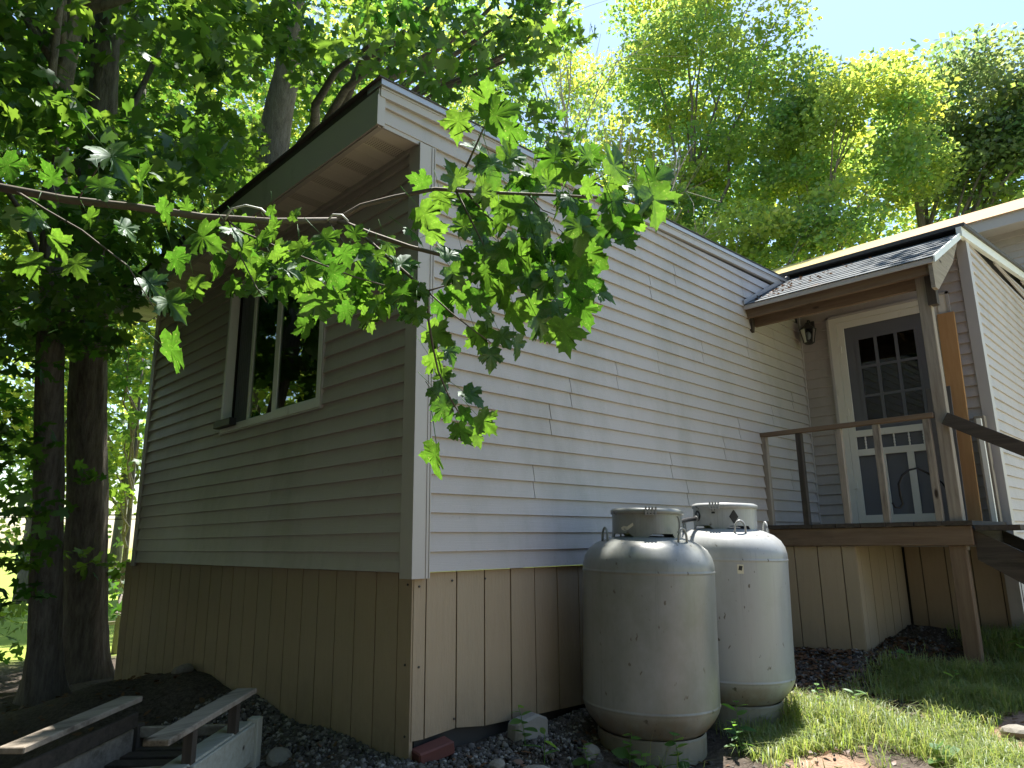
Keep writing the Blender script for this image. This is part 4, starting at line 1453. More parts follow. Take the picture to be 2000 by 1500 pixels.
# (u, v, size in photo pixels, direction of the tip in degrees: 0 = right, -90 = down, depth)
LV = [(856, 654, 68, -35), (851, 708, 62, -40), (860, 768, 62, -55), (923, 775, 62, -20), (948, 826, 72, -50), (902, 848, 68, -60), (850, 898, 96, -85), (872, 800, 60, -60), (912, 810, 62, -35), (868, 735, 56, -80), (880, 690, 58, -50), (930, 850, 60, -60), (960, 700, 62, -70), (1060, 640, 80, -70), (1085, 610, 80, -60), (1010, 680, 60, -65), (1101, 655, 92, -80), (1122, 585, 90, -70), (1154, 552, 74, -30), (1178, 572, 66, -15),
      (938, 660, 74, -60), (984, 662, 62, -55), (1003, 620, 82, -75), (954, 628, 66, -60), (866, 600, 72, -30), (900, 580, 74, -60), (1045, 600, 84, -60), (1075, 555, 80, -50), (1030, 545, 72, -80), (985, 575, 80, -70), (935, 590, 70, -85),
      (893, 245, 74, -110), (951, 186, 80, 80), (976, 218, 84, 20), (1004, 254, 72, -20), (930, 290, 74, 150), (965, 325, 78, -60), (888, 342, 60, 110), (823, 352, 62, 150), (833, 424, 66, -60), (866, 392, 56, -80), (909, 404, 60, -100), (947, 383, 60, -60), (1003, 305, 76, 30), (1021, 335, 70, 10),
      (1119, 325, 82, 60), (1205, 315, 84, 75), (1285, 345, 76, 20), (1154, 367, 60, -20), (1203, 400, 82, -70), (1282, 400, 92, -75), (1213, 441, 82, -75), (1135, 452, 86, -80), (1066, 444, 78, -60), (1003, 415, 74, -60), (982, 440, 66, -80), (1177, 458, 72, -85), (1222, 470, 66, -70), (948, 482, 74, -80), (874, 490, 62, 100), (912, 510, 78, -60), (985, 500, 82, -80), (1110, 500, 82, -70), (1060, 500, 84, -60), (1160, 500, 76, -40),
      (1040, 395, 68, -40), (1090, 400, 66, -90), (1075, 350, 62, 60), (1255, 380, 78, -40), (1240, 430, 74, -60), (1010, 470, 70, -60), (950, 540, 76, -75), (890, 540, 70, -60), (1130, 530, 76, -60), (1020, 505, 72, -30), (1090, 540, 74, -85), (1140, 610, 74, -70),
      (530, 415, 42, -100), (575, 417, 44, 80), (535, 452, 62, -45), (588, 490, 60, -60), (696, 452, 56, 60), (640, 470, 60, -40), (675, 500, 66, -50), (720, 520, 70, -50), (760, 480, 58, -60), (745, 545, 72, -60), (790, 520, 66, -45), (790, 580, 74, -70), (700, 560, 66, -60), (650, 540, 62, -50), (620, 600, 70, -60), (570, 560, 62, -50), (740, 600, 70, -60), (680, 610, 64, -65), (810, 455, 56, -30), (545, 520, 66, -60), (600, 640, 66, -70), (720, 630, 56, -60), (515, 470, 50, -60), (480, 480, 54, -60), (850, 450, 58, 20), (800, 615, 58, -60),
      (226, 310, 92, -45), (280, 360, 84, -55), (325, 415, 72, -60), (200, 372, 64, -70), (402, 466, 74, -40), (364, 402, 50, 80), (348, 512, 78, -60), (338, 595, 88, -35), (342, 688, 92, -25), (300, 560, 70, -50), (250, 450, 66, -60), (180, 430, 60, -50), (120, 480, 70, -60), (60, 430, 60, -90), (20, 330, 70, -60), (100, 340, 54, 100), (150, 520, 70, -60), (430, 520, 60, -50), (380, 560, 60, -70), (455, 440, 44, 70), (60, 520, 66, -80)]


def hero_leaf(u, v, px_, ang, dep=None):
    if dep is None:
        dep = 2.28 + rng.uniform(-.16, .14) - (.12 if u < 700 else 0) - (.0004 * max(0, 500 - u))
    a = R(ang + rng.uniform(-12, 12))
    tip = cam_r * math.cos(a) + cam_u * math.sin(a) + cam_f * rng.uniform(-.45, .35)
    nrm = -cam_f * rng.uniform(.35, 1.0) + np.array((0, 0, 1)) * rng.uniform(-.1, 1.0) + cam_r * rng.uniform(-.6, .6)
    if rng.uniform() < .45:
        nrm = cam_f * .8 + np.array((0, 0, 1)) * rng.uniform(.3, .9) + cam_r * rng.uniform(-.6, .6)
    put_leaf(branch, at(u, v, dep), tip, nrm, px_ * dep / F * rng.uniform(.62, .86))


for L_ in LV:
    hero_leaf(*L_)
for _ in range(62):          # fill between
    u, v = rng.uniform(880, 1240), rng.uniform(300, 600)
    if v > 430 + (1240 - u) * .55 or v < 300 + abs(u - 1000) * .05:
        continue
    hero_leaf(u, v, rng.uniform(54, 78), -65 + rng.normal(0, 35), 2.38 + rng.uniform(-.05, .2))
for _ in range(46):
    u = rng.uniform(440, 850)
    hero_leaf(u, 470 + (u - 460) * .2 + rng.uniform(-25, 95), rng.uniform(46, 68), -58 + rng.normal(0, 28), 2.2 + rng.uniform(-.1, .15))

# ---- canopy trees on the left
zt1 = gz(-.64, 3.9)
tr1 = [np.array(at(u, v, d)) for u, v, d in ((86, 1400, 5.75), (88, 1250, 5.75), (95, 1000, 5.78), (98, 700, 5.8), (106, 350, 5.85), (122, 150, 5.9), (150, 30, 5.95), (185, -150, 6.0), (215, -380, 6.1))]
tr1[0][2] = zt1 - .25
tr2 = [np.array(at(u, v, d)) for u, v, d in ((163, 1345, 6.9), (166, 1200, 6.9), (171, 1000, 6.95), (172, 700, 7.0), (188, 400, 7.1), (208, 100, 7.2), (224, -120, 7.3), (240, -350, 7.4), (250, -600, 7.5))]
tr2[0][2] -= .3


def canopy(n, xr, yr, zr, keep, rlo=.35, rhi=.62):
    cs, rs = [], []
    tries = 0
    while len(cs) < n and tries < n * 60:
        tries += 1
        c = np.array((rng.uniform(*xr), rng.uniform(*yr), rng.uniform(*zr)))
        if in_house(c):
            continue
        u_, v_, d_ = project(c)
        if not keep(u_, v_, d_, c):
            continue
        cs.append(c)
        rs.append(rng.uniform(rlo, rhi))
    return cs, rs


def roofline(u):
    return np.interp(u, [-500, 215, 240, 745, 860, 1000, 1130, 1200], [690, 690, 560, 150, 130, 160, 200, -200])


def keep_left(u, v, d, c):
    if not np.isfinite(u) or d < 3.2:
        return False
    mr_px = F * .5 / d
    if u > 1130 - mr_px * .6 or v > roofline(u) - mr_px * .55:
        return bool(v < roofline(u) - 10 and u < 960)
    return True


cs, rs = canopy(105, (-3.6, .9), (1.2, 6.5), (1.7, 6.5), keep_left)
c2, r2_ = canopy(34, (-3.2, 2.6), (1.0, 7.5), (6.2, 8.8), lambda u, v, d, c: v < -60)  # unseen upper clumps added to shade the leaves below
cs += c2
rs += [q_ * 1.35 for q_ in r2_]
t1 = tree('maple_tree', tr1[0] + (0, 0, .25), 7, .122, 'slim grey maple trunk in front of the thicker one at left', cs, rs, 360, .115, 'leaf_mid', 'maple', trunk_pts=tr1, barkm='bark', ridged=True, limbs=14, limb_r=.12)
cs, rs = canopy(120, (-2.5, 3.2), (3.2, 9.5), (2.3, 8.5), keep_left, .4, .75)
c2, r2_ = canopy(34, (-1.5, 4.5), (4.0, 11), (7.4, 10.5), lambda u, v, d, c: v < -60)  # more unseen clumps above, added for shade on the lower crown
cs += c2
rs += [q_ * 1.3 for q_ in r2_]
t2 = tree('maple_tree', tr2[0] + (0, 0, .3), 8, .20, 'thick dark maple trunk close to the far house corner', cs, rs, 270, .12, 'leaf_mid', 'maple', trunk_pts=tr2, barkm='bark', ridged=True, limbs=16, limb_r=.12)
# low leafy boughs between the trunks and the house corner
cs = [at(u, v, d) for u, v, d in ((235, 640, 8.4), (250, 740, 8.6), (240, 830, 8.8), (228, 905, 9.0), (245, 700, 9.2), (225, 560, 8.4), (235, 960, 9.3), (222, 1130, 8.2), (228, 1200, 8.4), (150, 1090, 6.3), (205, 1110, 7.0), (225, 1165, 7.4), (30, 1080, 5.2), (20, 860, 5.4), (10, 700, 5.2), (170, 930, 6.2), (35, 980, 5.1), (25, 1160, 5.4), (40, 600, 5.0), (-20, 950, 6.5), (10, 1080, 7.0), (20, 1200, 7.2), (-30, 780, 6.6), (10, 640, 6.8), (0, 1270, 7.0), (15, 860, 7.4))]
rs = [.42, .4, .38, .34, .4, .4, .3, .22, .22, .24, .3, .24, .38, .42, .4, .2, .35, .25, .4, .5, .5, .4, .5, .5, .3, .5]
b3 = (1.35, 9.2, gz(1.35, 9.2))
t3 = tree('maple_sapling', b3, 4.6, .05, 'young leafy maple filling the bright gap left of the house', cs[:9], rs[:9], 330, .10, 'leaf_mid', 'maple', limbs=9)
b4 = (-2.5, 3.4, gz(-2.5, 3.4))
t4 = tree('maple_sapling', b4, 3.0, .035, 'shaded young maple with low boughs around the two trunks', cs[9:], rs[9:], 330, .10, 'leaf_mid', 'maple', limbs=10)
# bright bough over the roof
cs = [at(u, v, d) for u, v, d in ((1060, 235, 6.2), (1095, 265, 6.1), (1030, 200, 6.3), (1080, 300, 6.0), (985, 120, 6.6), (1020, 90, 6.8), (940, 80, 6.6), (905, 150, 6.2), (1000, 30, 7.0), (860, 60, 6.0), (1050, 60, 7.2), (830, 130, 5.6), (960, 190, 6.0), (1080, 20, 7.4), (790, 60, 5.6), (720, 90, 5.2), (1110, 75, 7.8), (870, -30, 6.3), (1010, -40, 7.2))]
rs = [.26, .22, .28, .2, .38, .4, .4, .36, .45, .4, .4, .34, .3, .4, .4, .4, .35, .45, .45]
trt = [np.array(at(u, v, 9.6)) for u, v in ((520, 520), (525, 400), (532, 300), (545, 210), (565, 130), (575, 20), (580, -120), (590, -300), (600, -500))]
trt[0][2] = -1.4
for hx, hy, hz in ((3.60, .66, 7.4), (3.38, .34, 7.3), (6.3, -.6, 8.4), (3.2, 1.6, 8.0), (2.6, 2.4, 7.6), (1.9, 3.2, 7.2), (4.4, 1.6, 8.8), (5.9, -1.3, 8.0), (5.0, -1.7, 8.2)):  # high clumps out of view, added to shade the near tank and yard
    cs.append(np.array((hx, hy, hz)))
    rs.append(.40 if hx in (3.60, 3.38) else .55 + .1 * math.sin(hx * 5))
t5 = tree('maple_tree', (trt[1][0], trt[1][1], -1.2), 9, .23, 'maple behind the roof edge holding sunny yellow-green boughs over it', cs, rs, 300, .115, 'leaf_mid', 'maple', trunk_pts=trt, barkm='bark_grey', limbs=12, limb_zmax=6.5)


# ---- background trees beyond the house
def dirpos(u, D):
    r = M.T @ np.array([(u - 1000) / F, (750 - 1057) / F, 1.0])
    r = r[:2] / np.linalg.norm(r[:2])
    p = CAM[:2] + r * D
    return p


def crown_clumps(c, rad3, n, rlo, rhi, fill=.35):
    d = unit(rng.normal(0, 1, (n, 3)))
    rr = rng.uniform(fill, 1, n) ** .6
    return [np.array(c) + d[i] * rr[i] * np.array(rad3) for i in range(n)], list(rng.uniform(rlo, rhi, n))


def crown_at(u, v, D, ru, rv, n, rlo, rhi):
    """crown whose centre shows at pixel u, v at horizontal distance D; ru, rv its half extents in photo pixels"""
    r = M.T @ np.array([(u - 1000) / F, (750 - v) / F, 1.0])
    s = D / np.linalg.norm(r[:2])
    c = CAM + r * s
    return crown_clumps(c, (ru * s / F, ru * s / F, rv * s / F), n, rlo, rhi)


def bg_tree(name, label, u, D, parts, height, rad, per, leaf, mat, templ, group=None, barkm='bark_grey', limbs=9, cat='tree'):
    p = dirpos(u, D)
    cs_, rs_ = [], []
    for (uu, vv, ru, rv, n, rlo, rhi) in parts:
        a, b_ = crown_at(uu, vv, D, ru, rv, n, rlo * 1.35, rhi * 1.35)
        cs_ += a
        rs_ += b_
    return tree(name, (p[0], p[1], -1.3), height, rad, label, cs_, rs_, per, leaf, mat, templ, barkm=barkm, limbs=limbs, group=group)


bg_tree('maple_tree', 'tall blue-green maple rising behind the middle of the roof', 1385, 21.5, [(1385, 110, 190, 170, 62, .55, .95), (1300, 320, 110, 110, 20, .5, .8), (1480, 330, 110, 120, 20, .5, .8), (1400, -120, 160, 120, 20, .6, 1.0)], 13, .22, 290, .14, 'leaf_far', 'quad')
bg_tree('maple_tree', 'sunlit yellow-green maple between the tall maple and the oak', 1630, 20.5, [(1660, 250, 150, 110, 44, .45, .8), (1560, 330, 110, 90, 22, .4, .7), (1740, 330, 90, 80, 18, .4, .7), (1560, 180, 60, 90, 12, .4, .6)], 10, .17, 310, .135, 'leaf_far', 'quad')
bg_tree('oak_tree', 'grey-green oak at the right edge behind the porch roof', 1890, 23.0, [(1900, 200, 110, 120, 36, .5, .85), (1830, 330, 80, 90, 16, .45, .7), (1960, 330, 90, 100, 18, .45, .8), (2060, 220, 100, 130, 16, .5, .9)], 13, .24, 190, .16, 'leaf_oak', 'oak', barkm='bark')
bg_tree('young_tree', 'bushy green tree low behind the roof beside the porch', 1440, 19.0, [(1400, 460, 110, 70, 20, .4, .7), (1510, 470, 100, 60, 18, .35, .6), (1320, 420, 70, 70, 12, .35, .6), (1620, 430, 100, 60, 18, .35, .6)], 8, .10, 300, .135, 'leaf_far', 'quad')
bg_tree('maple_tree', 'far maple showing through the gap above the roof corner', 1010, 25.0, [(1010, 150, 170, 170, 34, .6, 1.1), (880, 60, 150, 160, 24, .6, 1.0), (1150, 420, 90, 120, 14, .5, .8)], 14, .2, 200, .15, 'leaf_far', 'quad')
for i, (u, D, vv) in enumerate(((-150, 24, 300), (150, 21, 250), (420, 23, 180), (680, 22, 120), (230, 30, 760), (330, 27, 480), (560, 28, 380), (60, 27, 700), (1250, 24, 380), (1760, 26, 330), (1550, 25, 380), (2080, 24, 360))):
    bg_tree('woodland_tree', 'leafy broadleaf tree in the far wood behind the yard', u, D, [(u, vv, 175, 190, 34, .8, 1.4), (u + 30, vv + 240, 150, 130, 16, .7, 1.1)], 12, .2, 62, .22, 'leaf_far', 'quad', group='far woodland trees', limbs=8)
# woods out of the frame on the left and behind: they shade the end wall and show in the window
wood = [(-5.5, 7.5, 9, .56, .46, 3.0), (-7.5, 2.5, 10, .52, .48, 3.2), (-6.2, -2.6, 9, .52, .48, 3.0), (-4.2, 11.5, 10, .5, .5, 3.0), (-10, 8, 11, .5, .5, 3.2), (-6.5, -7.0, 10, .52, .48, 3.0), (-11, -2, 12, .5, .5, 3.4), (-3.0, 16, 11, .5, .5, 3.0),
        (-9, 14, 12, .5, .5, 3.2), (-4.6, 4.6, 8, .62, .36, 2.6), (-3.4, -6.5, 10, .56, .44, 2.8), (-14, 4, 13, .5, .5, 3.6), (-14, -7, 13, .5, .5, 3.6), (-10.5, -11, 13, .5, .5, 3.4), (-5, -12, 12, .5, .5, 3.2), (-15, 11, 14, .5, .5, 3.6),
        (-11.5, 4.6, 5, .45, .5, 2.2), (-9.5, -8, 4.6, .45, .5, 2.2), (-12.5, 1.5, 5, .45, .5, 2.2), (-4.9, -9.2, 4.4, .45, .5, 2.0)]
for i, (x, y, h_, cz, rz_, rw) in enumerate(wood):
    cs_, rs_ = crown_clumps((x, y, -1.4 + h_ * cz), (rw, rw, h_ * rz_), 70 if h_ > 6 else 36, .7, 1.15, .3)
    ok = []
    for c_, r_ in zip(cs_, rs_):
        u_, v_, d_ = project(c_)
        if c_[2] > -1.2 and not (d_ > .2 and -250 < u_ < 2250 and v_ > -250 and d_ < 7):
            ok.append((c_, r_))
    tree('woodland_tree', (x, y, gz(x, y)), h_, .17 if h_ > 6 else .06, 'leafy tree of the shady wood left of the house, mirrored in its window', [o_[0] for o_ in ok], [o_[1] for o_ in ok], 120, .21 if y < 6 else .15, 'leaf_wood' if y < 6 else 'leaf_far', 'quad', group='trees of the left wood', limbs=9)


# ---- bare dead tree behind the roof
def dead_tree(base, top_pts, label):
    base = np.array(base)
    t = thing('dead_tree', tuple(base), label, 'tree')
    trunk = [base + (0, 0, -.3), base + (.05, 0, 1.8), base + (.0, .1, 3.6), base + (.1, .1, 4.8)]
    MB().tube(trunk, [.11, .10, .085, .065], 9).build('trunk', 'dead_wood', t, smooth=True)

    def grow(p, d, L, r, depth, mb):
        n = 4
        pts = [p]
        for i in range(n):
            d = unit(d + rng.normal(0, .10, 3) + np.array((0, 0, .03)))
            pts.append(pts[-1] + d * L / n)
        mb.tube(pts, list(np.linspace(r, r * .55, n + 1)), 4 if depth < 2 else 5, cap=False)
        if depth == 0:
            return
        for k_ in range(3 if depth > 1 else 4):
            f_ = rng.uniform(.3, 1)
            q_ = pts[min(n, 1 + int(f_ * (n - 1)))]
            grow(q_, unit(d + rng.normal(0, .42, 3)), L * rng.uniform(.5, .75), r * .5, depth - 1, mb)
    for tp_ in top_pts:
        mb = MB()
        d0 = np.array(tp_) - trunk[-1]
        grow(trunk[-1] - (0, 0, rng.uniform(0, 1.0)), unit(d0), np.linalg.norm(d0) * .62, .035, 3, mb)
        mb.build('bare_limb', 'dead_wood', t)
    return t


dp = dirpos(1165, 12.5)
dead_tree((dp[0], dp[1], -1.2), [at(1230, -60, 12.2), at(1180, -80, 12.4), at(1110, 60, 12.2), at(1300, 60, 11.8), at(1400, 190, 11.2), at(1480, 260, 10.8), at(1260, 300, 11.2), at(1150, -20, 12.3)], 'bare dead tree with grey twigs against the sky behind the roof')

# ------------------------------------------------------------------ power lines and fence in the gap
for dz_, r_ in ((0, .016), (.18, .010)):
    a, b_ = at(60, 1003 + dz_ * 45, 16.5), at(420, 1002 + dz_ * 45, 16.0)
    pts = [a * (1 - t) + b_ * t + (0, 0, -.04 * math.sin(math.pi * t)) for t in np.linspace(0, 1, 7)]
    a2 = a + (a - b_) * 3
    b2 = b_ + (b_ - a) * 2
    o = MB().tube([a2] + pts + [b2], r_, 6).build('power_line', 'cable', None, smooth=True)
    tag(o, 'thick black power line crossing the gap left of the house' if dz_ == 0 else 'thin power line just below the thick one in the gap', 'cable')
fz = gz(1.2, 9.4)
fence = thing('wire_fence', (1.2, 9.4, fz), 'low wire fence with one top rail at the sunny lawn', 'fence')
MB().bar((.7, 9.333, fz + .42), (4.5, 10.6, fz + .42), .04, .05).build('top_rail', 'wood_grey_x', fence)
for i in range(3):
    p = np.array((.75 + 1.8 * i, 9.35 + .6 * i))
    MB().box(p[0] - .03, p[0] + .03, p[1] - .03, p[1] + .03, fz - .3, fz + .48).build('post', 'wood_grey_z', fence)
wm = MB()
for i in range(39):
    p = np.array((.7 + .1 * i, 9.333 + .0333 * i))
    wm.tube([(p[0], p[1], fz - .05), (p[0], p[1], fz + .4)], .0022, 3, cap=False)
for z_ in (.02, .14, .26, .38):
    wm.tube([(.7, 9.333, fz + z_), (4.5, 10.6, fz + z_)], .0022, 3, cap=False)
wm.build('wire_mesh', 'grey_steel', fence)

# ------------------------------------------------------------------ stones, brick, block
def rock_mesh(seed, sub=2):
    bm = bmesh.new()
    bmesh.ops.create_icosphere(bm, subdivisions=sub, radius=1)
    r = np.random.default_rng(seed)
    ax = unit(r.normal(0, 1, (7, 3)))
    cut = r.uniform(.55, .95, 7)
    for v in bm.verts:
        p = np.array(v.co)
        for a_, c_ in zip(ax, cut):
            e_ = p @ a_ - c_
            if e_ > 0:
                p = p - a_ * e_ * .85
        v.co = p
    me = bpy.data.meshes.new('rock')
    bm.to_mesh(me)
    bm.free()
    return me


ROCKS = [rock_mesh(s) for s in range(5)]
for me in ROCKS:
    me.materials.append(MAT['stone'])
for i, (x, y, s, lab) in enumerate((
        (-.30, .72, .085, 'pale flat stone lying in the gravel by the end wall'), (-.42, .50, .06, 'smaller brown stone next to the pale flat stone'),
        (.40, -.46, .09, 'brown rock in front of the skirt board, left of the weeds'), (.62, -.60, .075, 'round mossy rock at the bottom edge near the near tank'),
        (.30, -.30, .055, 'small reddish stone on the gravel below the red brick'), (-.08, 2.70, .10, 'light stone propped on the soil heap against the end wall'),
        (.86, -.42, .07, 'dark stone half hidden by weeds beside the near tank'), (2.75, -1.95, .085, 'grey flat rock at the edge of the bare red soil'))):
    o = attach('rock', ROCKS[i % 5], None)
    o.location = (x, y, gz(x, y) + s * .15)
    o.scale = (s, s * .8, s * .55)
    o.rotation_euler = (rng.uniform(-.3, .3), rng.uniform(-.3, .3), rng.uniform(0, 6))
    tag(o, lab, 'rock')
bk = MB().box(-.10, .10, -.047, .047, -.032, .032).build('brick', 'brick_red', None, bevel=.007)
bk.location = (.125, -.025, -.855)
bk.rotation_euler = (R(6), R(-9), R(-8))
tag(bk, 'red brick wedged under the skirt at the house corner', 'brick')
blk = MB()
blk.prism([(-.10, -.05, -.08), (.12, -.05, -.08), (.13, -.05, .04), (.06, -.05, .075), (-.08, -.05, .05)], (0, .10, 0))
blk = blk.build('stone_block', 'concrete', None, bevel=.012)
blk.location = (.70, -.10, -.845)
blk.rotation_euler = (0, R(-4), R(-12))
tag(blk, 'broken grey concrete block leaning on the lit skirt boards', 'block')

# ------------------------------------------------------------------ gravel
def scatter_mesh(name, P, size, mat, label, cat, tmpl_seed):
    me0 = rock_mesh(tmpl_seed, 1)
    T = np.array([v.co[:] for v in me0.vertices])
    F_ = np.array([p.vertices[:] for p in me0.polygons])
    n = len(P)
    q = rng.normal(0, 1, (n, 3, 3))
    Q, _ = np.linalg.qr(q)
    s = (size * np.clip(rng.lognormal(-.1, .42, n), .35, 2.6))[:, None, None] * np.stack([np.ones(n), rng.uniform(.6, 1, n), rng.uniform(.45, .8, n)], 1)[:, None, :]
    V = np.einsum('nij,kj->nki', Q, T) * np.ones((1, 1, 3))
    V = (T[None] * s) @ np.transpose(Q, (0, 2, 1)) + P[:, None, :]
    Fl = (F_[None] + (np.arange(n) * len(T))[:, None, None]).reshape(-1)
    me = np_mesh(name, V.reshape(-1, 3), Fl, 3, mat, np.repeat(rng.uniform(0, 1, n), len(T)))
    return tag(attach(name, me), label, cat, kind='stuff')


k = Nodes('gravel_stone')
k.base(k.ramp(k.attr('tint'), [(0, (.03, .026, .022)), (.5, (.075, .067, .059)), (.85, (.15, .137, .122)), (1, (.29, .27, .245))]))
k.set(rough=.85)
MAT['gravel_stone'] = k.m


def zone(n, f):
    out = []
    while len(out) < n:
        x, y = f()
        if y > .02 and x > .02:
            continue
        out.append((x, y))
    P = np.array(out)
    z = np.concatenate([ground_z(P[i:i + 4000, 0], P[i:i + 4000, 1]) for i in range(0, len(P), 4000)])
    return np.column_stack([P, z + .004])


P1 = zone(5200, lambda: (-abs(rng.normal(0, .30)) + .02, rng.uniform(-.2, 1.9)))
P2 = zone(3200, lambda: (rng.uniform(-.2, 1.5), -abs(rng.normal(0, .24)) + .02))
P3 = zone(4200, lambda: (rng.uniform(2.5, 5.15), rng.uniform(-1.45, -.02)))
P3 = P3[~((P3[:, 0] > BX) & (P3[:, 1] > BY))]
P4 = zone(700, lambda: (rng.uniform(-.3, 4), rng.uniform(-1.4, 0)))
scatter_mesh('gravel', np.concatenate([P1, P2, P3, P4]), .0115, 'gravel_stone', 'crushed grey gravel along the foot of the house', 'gravel', 9)

# dead leaves on the ground
Pl = zone(2200, lambda: (rng.uniform(2.4, 4.6), rng.uniform(-1.6, -.1)))
Pl = Pl[~((Pl[:, 0] > BX) & (Pl[:, 1] > BY))]
Pl2 = zone(700, lambda: (rng.uniform(.0, 4.6), rng.uniform(-2.4, -.05)))
Pl3 = zone(300, lambda: (rng.uniform(-1.6, -.05), rng.uniform(.2, 4.2)))
V, Fl, tint = leaf_cloud(np.concatenate([Pl, Pl2, Pl3]) + (0, 0, .012), .05, 'oak', 1.2, .35, 0)
tag(attach('leaf_litter', np_mesh('leaf_litter', V, Fl, 3, 'litter', tint)), 'brown dead leaves scattered under the porch and along the wall', 'leaf litter', kind='stuff')
Pr = np.column_stack([rng.uniform(3.95, 5.0, 70), -np.abs(rng.normal(0, .35, 70)) - .03])
Pr = np.column_stack([Pr, ez(Pr[:, 0]) + .016])
V, Fl, tint = leaf_cloud(Pr, .035, 'oak', 1.2, .3, 0)
tag(attach('roof_litter', np_mesh('roof_litter', V, Fl, 3, 'litter', tint)), 'brown leaf litter lying on the porch shingles', 'leaf litter', kind='stuff')

# ------------------------------------------------------------------ grass
def grass(n, f, hlo, hhi, name, label):
    P = []
    while len(P) < n:
        x, y = f(4000)
        mk = grass_mask(x, y)
        kp = (rng.uniform(0, 1, len(x)) < mk) & ~((y > -.02) & (x > 0) & (y < 5.5)) & ~((x > X1) & (y > YC))
        for t in (T1, T2):
            kp &= (x - t[0]) ** 2 + (y - t[1]) ** 2 > .31 ** 2
        P += list(zip(x[kp], y[kp]))
    P = np.array(P[:n])
    z = np.concatenate([ground_z(P[i:i + 4000, 0], P[i:i + 4000, 1]) for i in range(0, n, 4000)])
    B = np.column_stack([P, z - .005])
    clump = hash_noise(P[:, 0], P[:, 1], 4)
    h = rng.uniform(hlo, hhi, n) * (.5 + clump)
    a = rng.uniform(0, 2 * math.pi, n)
    d = np.column_stack([np.cos(a), np.sin(a), np.zeros(n)])
    w = np.column_stack([-np.sin(a), np.cos(a), np.zeros(n)]) * rng.uniform(.0016, .0036, n)[:, None]
    bend = rng.uniform(.2, 1.5, n)
    up = np.array((0, 0, 1.))
    m1 = B + d * (h * bend * .25)[:, None] + up * (h * .6)[:, None]
    m2 = B + d * (h * bend * .85)[:, None] + up * (h * (1 - .38 * bend))[:, None]
    V = np.stack([B - w, B + w, m1 - w * .8, m1 + w * .8, m2], 1)
    F_ = np.array([(0, 1, 3), (0, 3, 2), (2, 3, 4)])
    Fl = (F_[None] + (np.arange(n) * 5)[:, None, None]).reshape(-1)
    tint = np.repeat(np.clip(rng.beta(1.6, 3, n), 0, 1), 5)
    tag(attach(name, np_mesh(name, V.reshape(-1, 3), Fl, 3, 'grass', tint)), label, 'grass', kind='stuff')


grass(40000, lambda n: (rng.uniform(.8, 5.2, n), rng.uniform(-3.6, -.5, n)), .05, .19, 'grass', 'thin sunlit grass growing in front of the tanks and porch')
grass(9000, lambda n: (rng.uniform(3.4, 6.5, n), rng.uniform(-4.0, -1.3, n)), .08, .22, 'tall_grass', 'taller shaded grass around the porch post')

# ------------------------------------------------------------------ weeds: each a plant with stem and leaves
def weed_leaf_mesh(w, name='leaf'):
    P = np.array([(0, 0, 0), (.5 * w, .25, .02), (.62 * w, .5, .0), (.4 * w, .8, -.06), (0, 1.05, -.16), (-.4 * w, .8, -.06), (-.62 * w, .5, 0), (-.5 * w, .25, .02), (0, .5, -.03)])
    F_ = [(8, i, (i + 1) % 8) for i in range(8)]
    me = bpy.data.meshes.new(name)
    me.from_pydata([tuple(p) for p in P], [], F_)
    me.polygons.foreach_set('use_smooth', [True] * 8)
    me.materials.append(MAT['leaf_weed'])
    return me


WL = [weed_leaf_mesh(.55), weed_leaf_mesh(.8), weed_leaf_mesh(.3)]


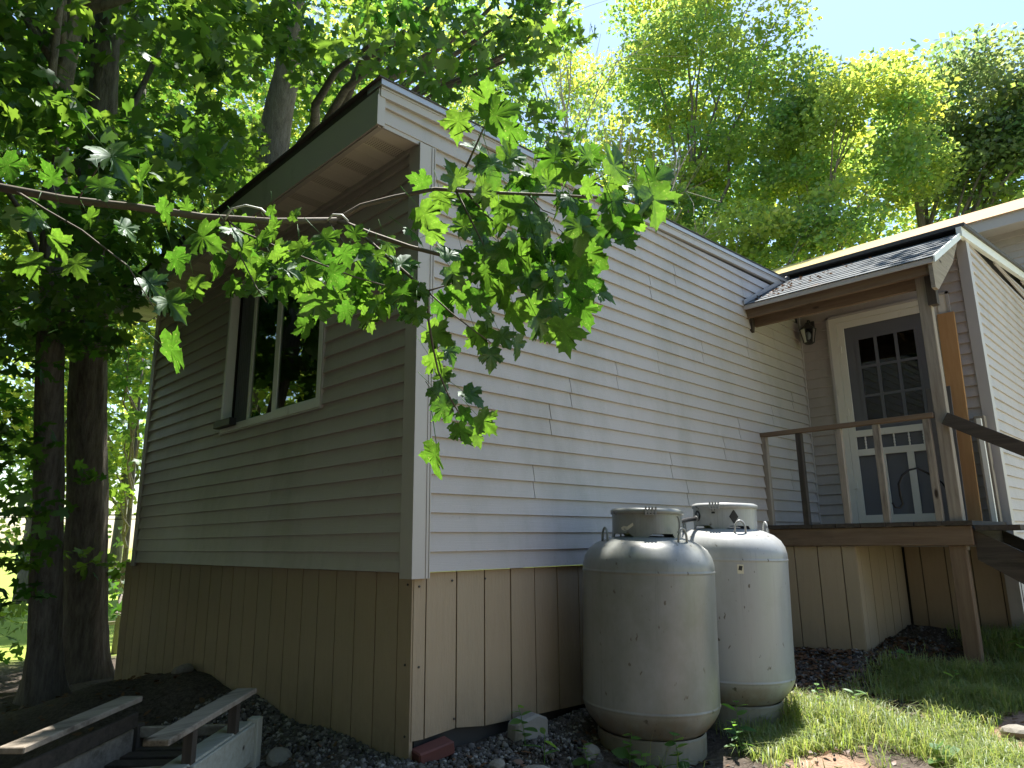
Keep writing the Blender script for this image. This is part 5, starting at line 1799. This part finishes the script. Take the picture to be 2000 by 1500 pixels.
def weed(x, y, h, n, lsize, kind, label):
    z = gz(x, y)
    t = thing('weed_plant', (x, y, z), label, 'weed')
    lean = rng.normal(0, .18, 2)
    pts = [np.array((x + lean[0] * h * q_ ** 2, y + lean[1] * h * q_ ** 2, z - .02 + (h + .02) * q_)) for q_ in np.linspace(0, 1, 5)]
    MB().tube(pts, [.003, .0027, .0024, .002, .0015], 5).build('stem', 'leaf_weed', t)
    for i in range(n):
        q_ = .25 + .75 * (i + .5) / n
        p = np.array([np.interp(q_, np.linspace(0, 1, 5), [a[j] for a in pts]) for j in range(3)])
        a = i * 2.4 + rng.uniform(-.4, .4)
        d = np.array((math.cos(a), math.sin(a), rng.uniform(-.1, .55)))
        s = lsize * rng.uniform(.7, 1.15) * (1.15 - .45 * q_)
        A = frame_of(d, (0, 0, 1) + rng.normal(0, .25, 3)) * s
        o = bpy.data.objects.new('leaf', WL[kind])
        COL.objects.link(o)
        o.parent = t
        m = Matrix.Identity(4)
        for r_ in range(3):
            for c_ in range(3):
                m[r_][c_] = A[r_][c_]
            m[r_][3] = p[r_] - ORG[t][r_]
        o.matrix_local = m


for a in ((.61, -.19, .20, 8, .085, 0, 'upright weed standing before the concrete block by the skirt'),
          (.93, -.62, .17, 7, .085, 1, 'broad leaved weed left of the near tank foot'), (.82, -.78, .16, 7, .08, 1, 'broad leaved weed at the bottom edge below the near tank'),
          (1.02, -.86, .20, 9, .08, 1, 'leafy weed climbing the front of the near tank foot ring'), (.72, -.52, .13, 6, .075, 1, 'low round leaved weed between rock and near tank'),
          (.55, -.38, .15, 4, .13, 2, 'curling long leaved weed on the gravel left of the tank'), (1.52, -.93, .19, 9, .09, 2, 'sunny narrow leaved weed right of the near tank foot'),
          (1.66, -.84, .24, 9, .10, 0, 'bright weed between the two tank feet'), (2.45, -.98, .20, 9, .07, 0, 'light green weed at the edge of the dead leaves'),
          (2.62, -1.12, .16, 8, .10, 2, 'grassy tufted weed in the sunlit turf'), (3.3, -1.5, .2, 9, .08, 0, 'shaded weed clump between bare soil and porch post'),
          (4.5, -1.9, .42, 14, .12, 2, 'tall bright weed at the right edge beside the stairs'), (4.25, -1.75, .3, 10, .10, 0, 'leafy weed right of the porch post foot'),
          (3.75, -1.1, .14, 7, .07, 1, 'small weed on the gravel below the porch'), (2.1, -1.75, .1, 5, .09, 1, 'single broad light leaf plant in the front turf'), (2.75, -.62, .14, 6, .09, 2, 'weed lit by sun close behind the far tank')):
    weed(*a)

if 0:
    print('tris', sum(len(o.data.loop_triangles) if o.type == 'MESH' and not o.data.calc_loop_triangles() else 0 for o in SC.objects))
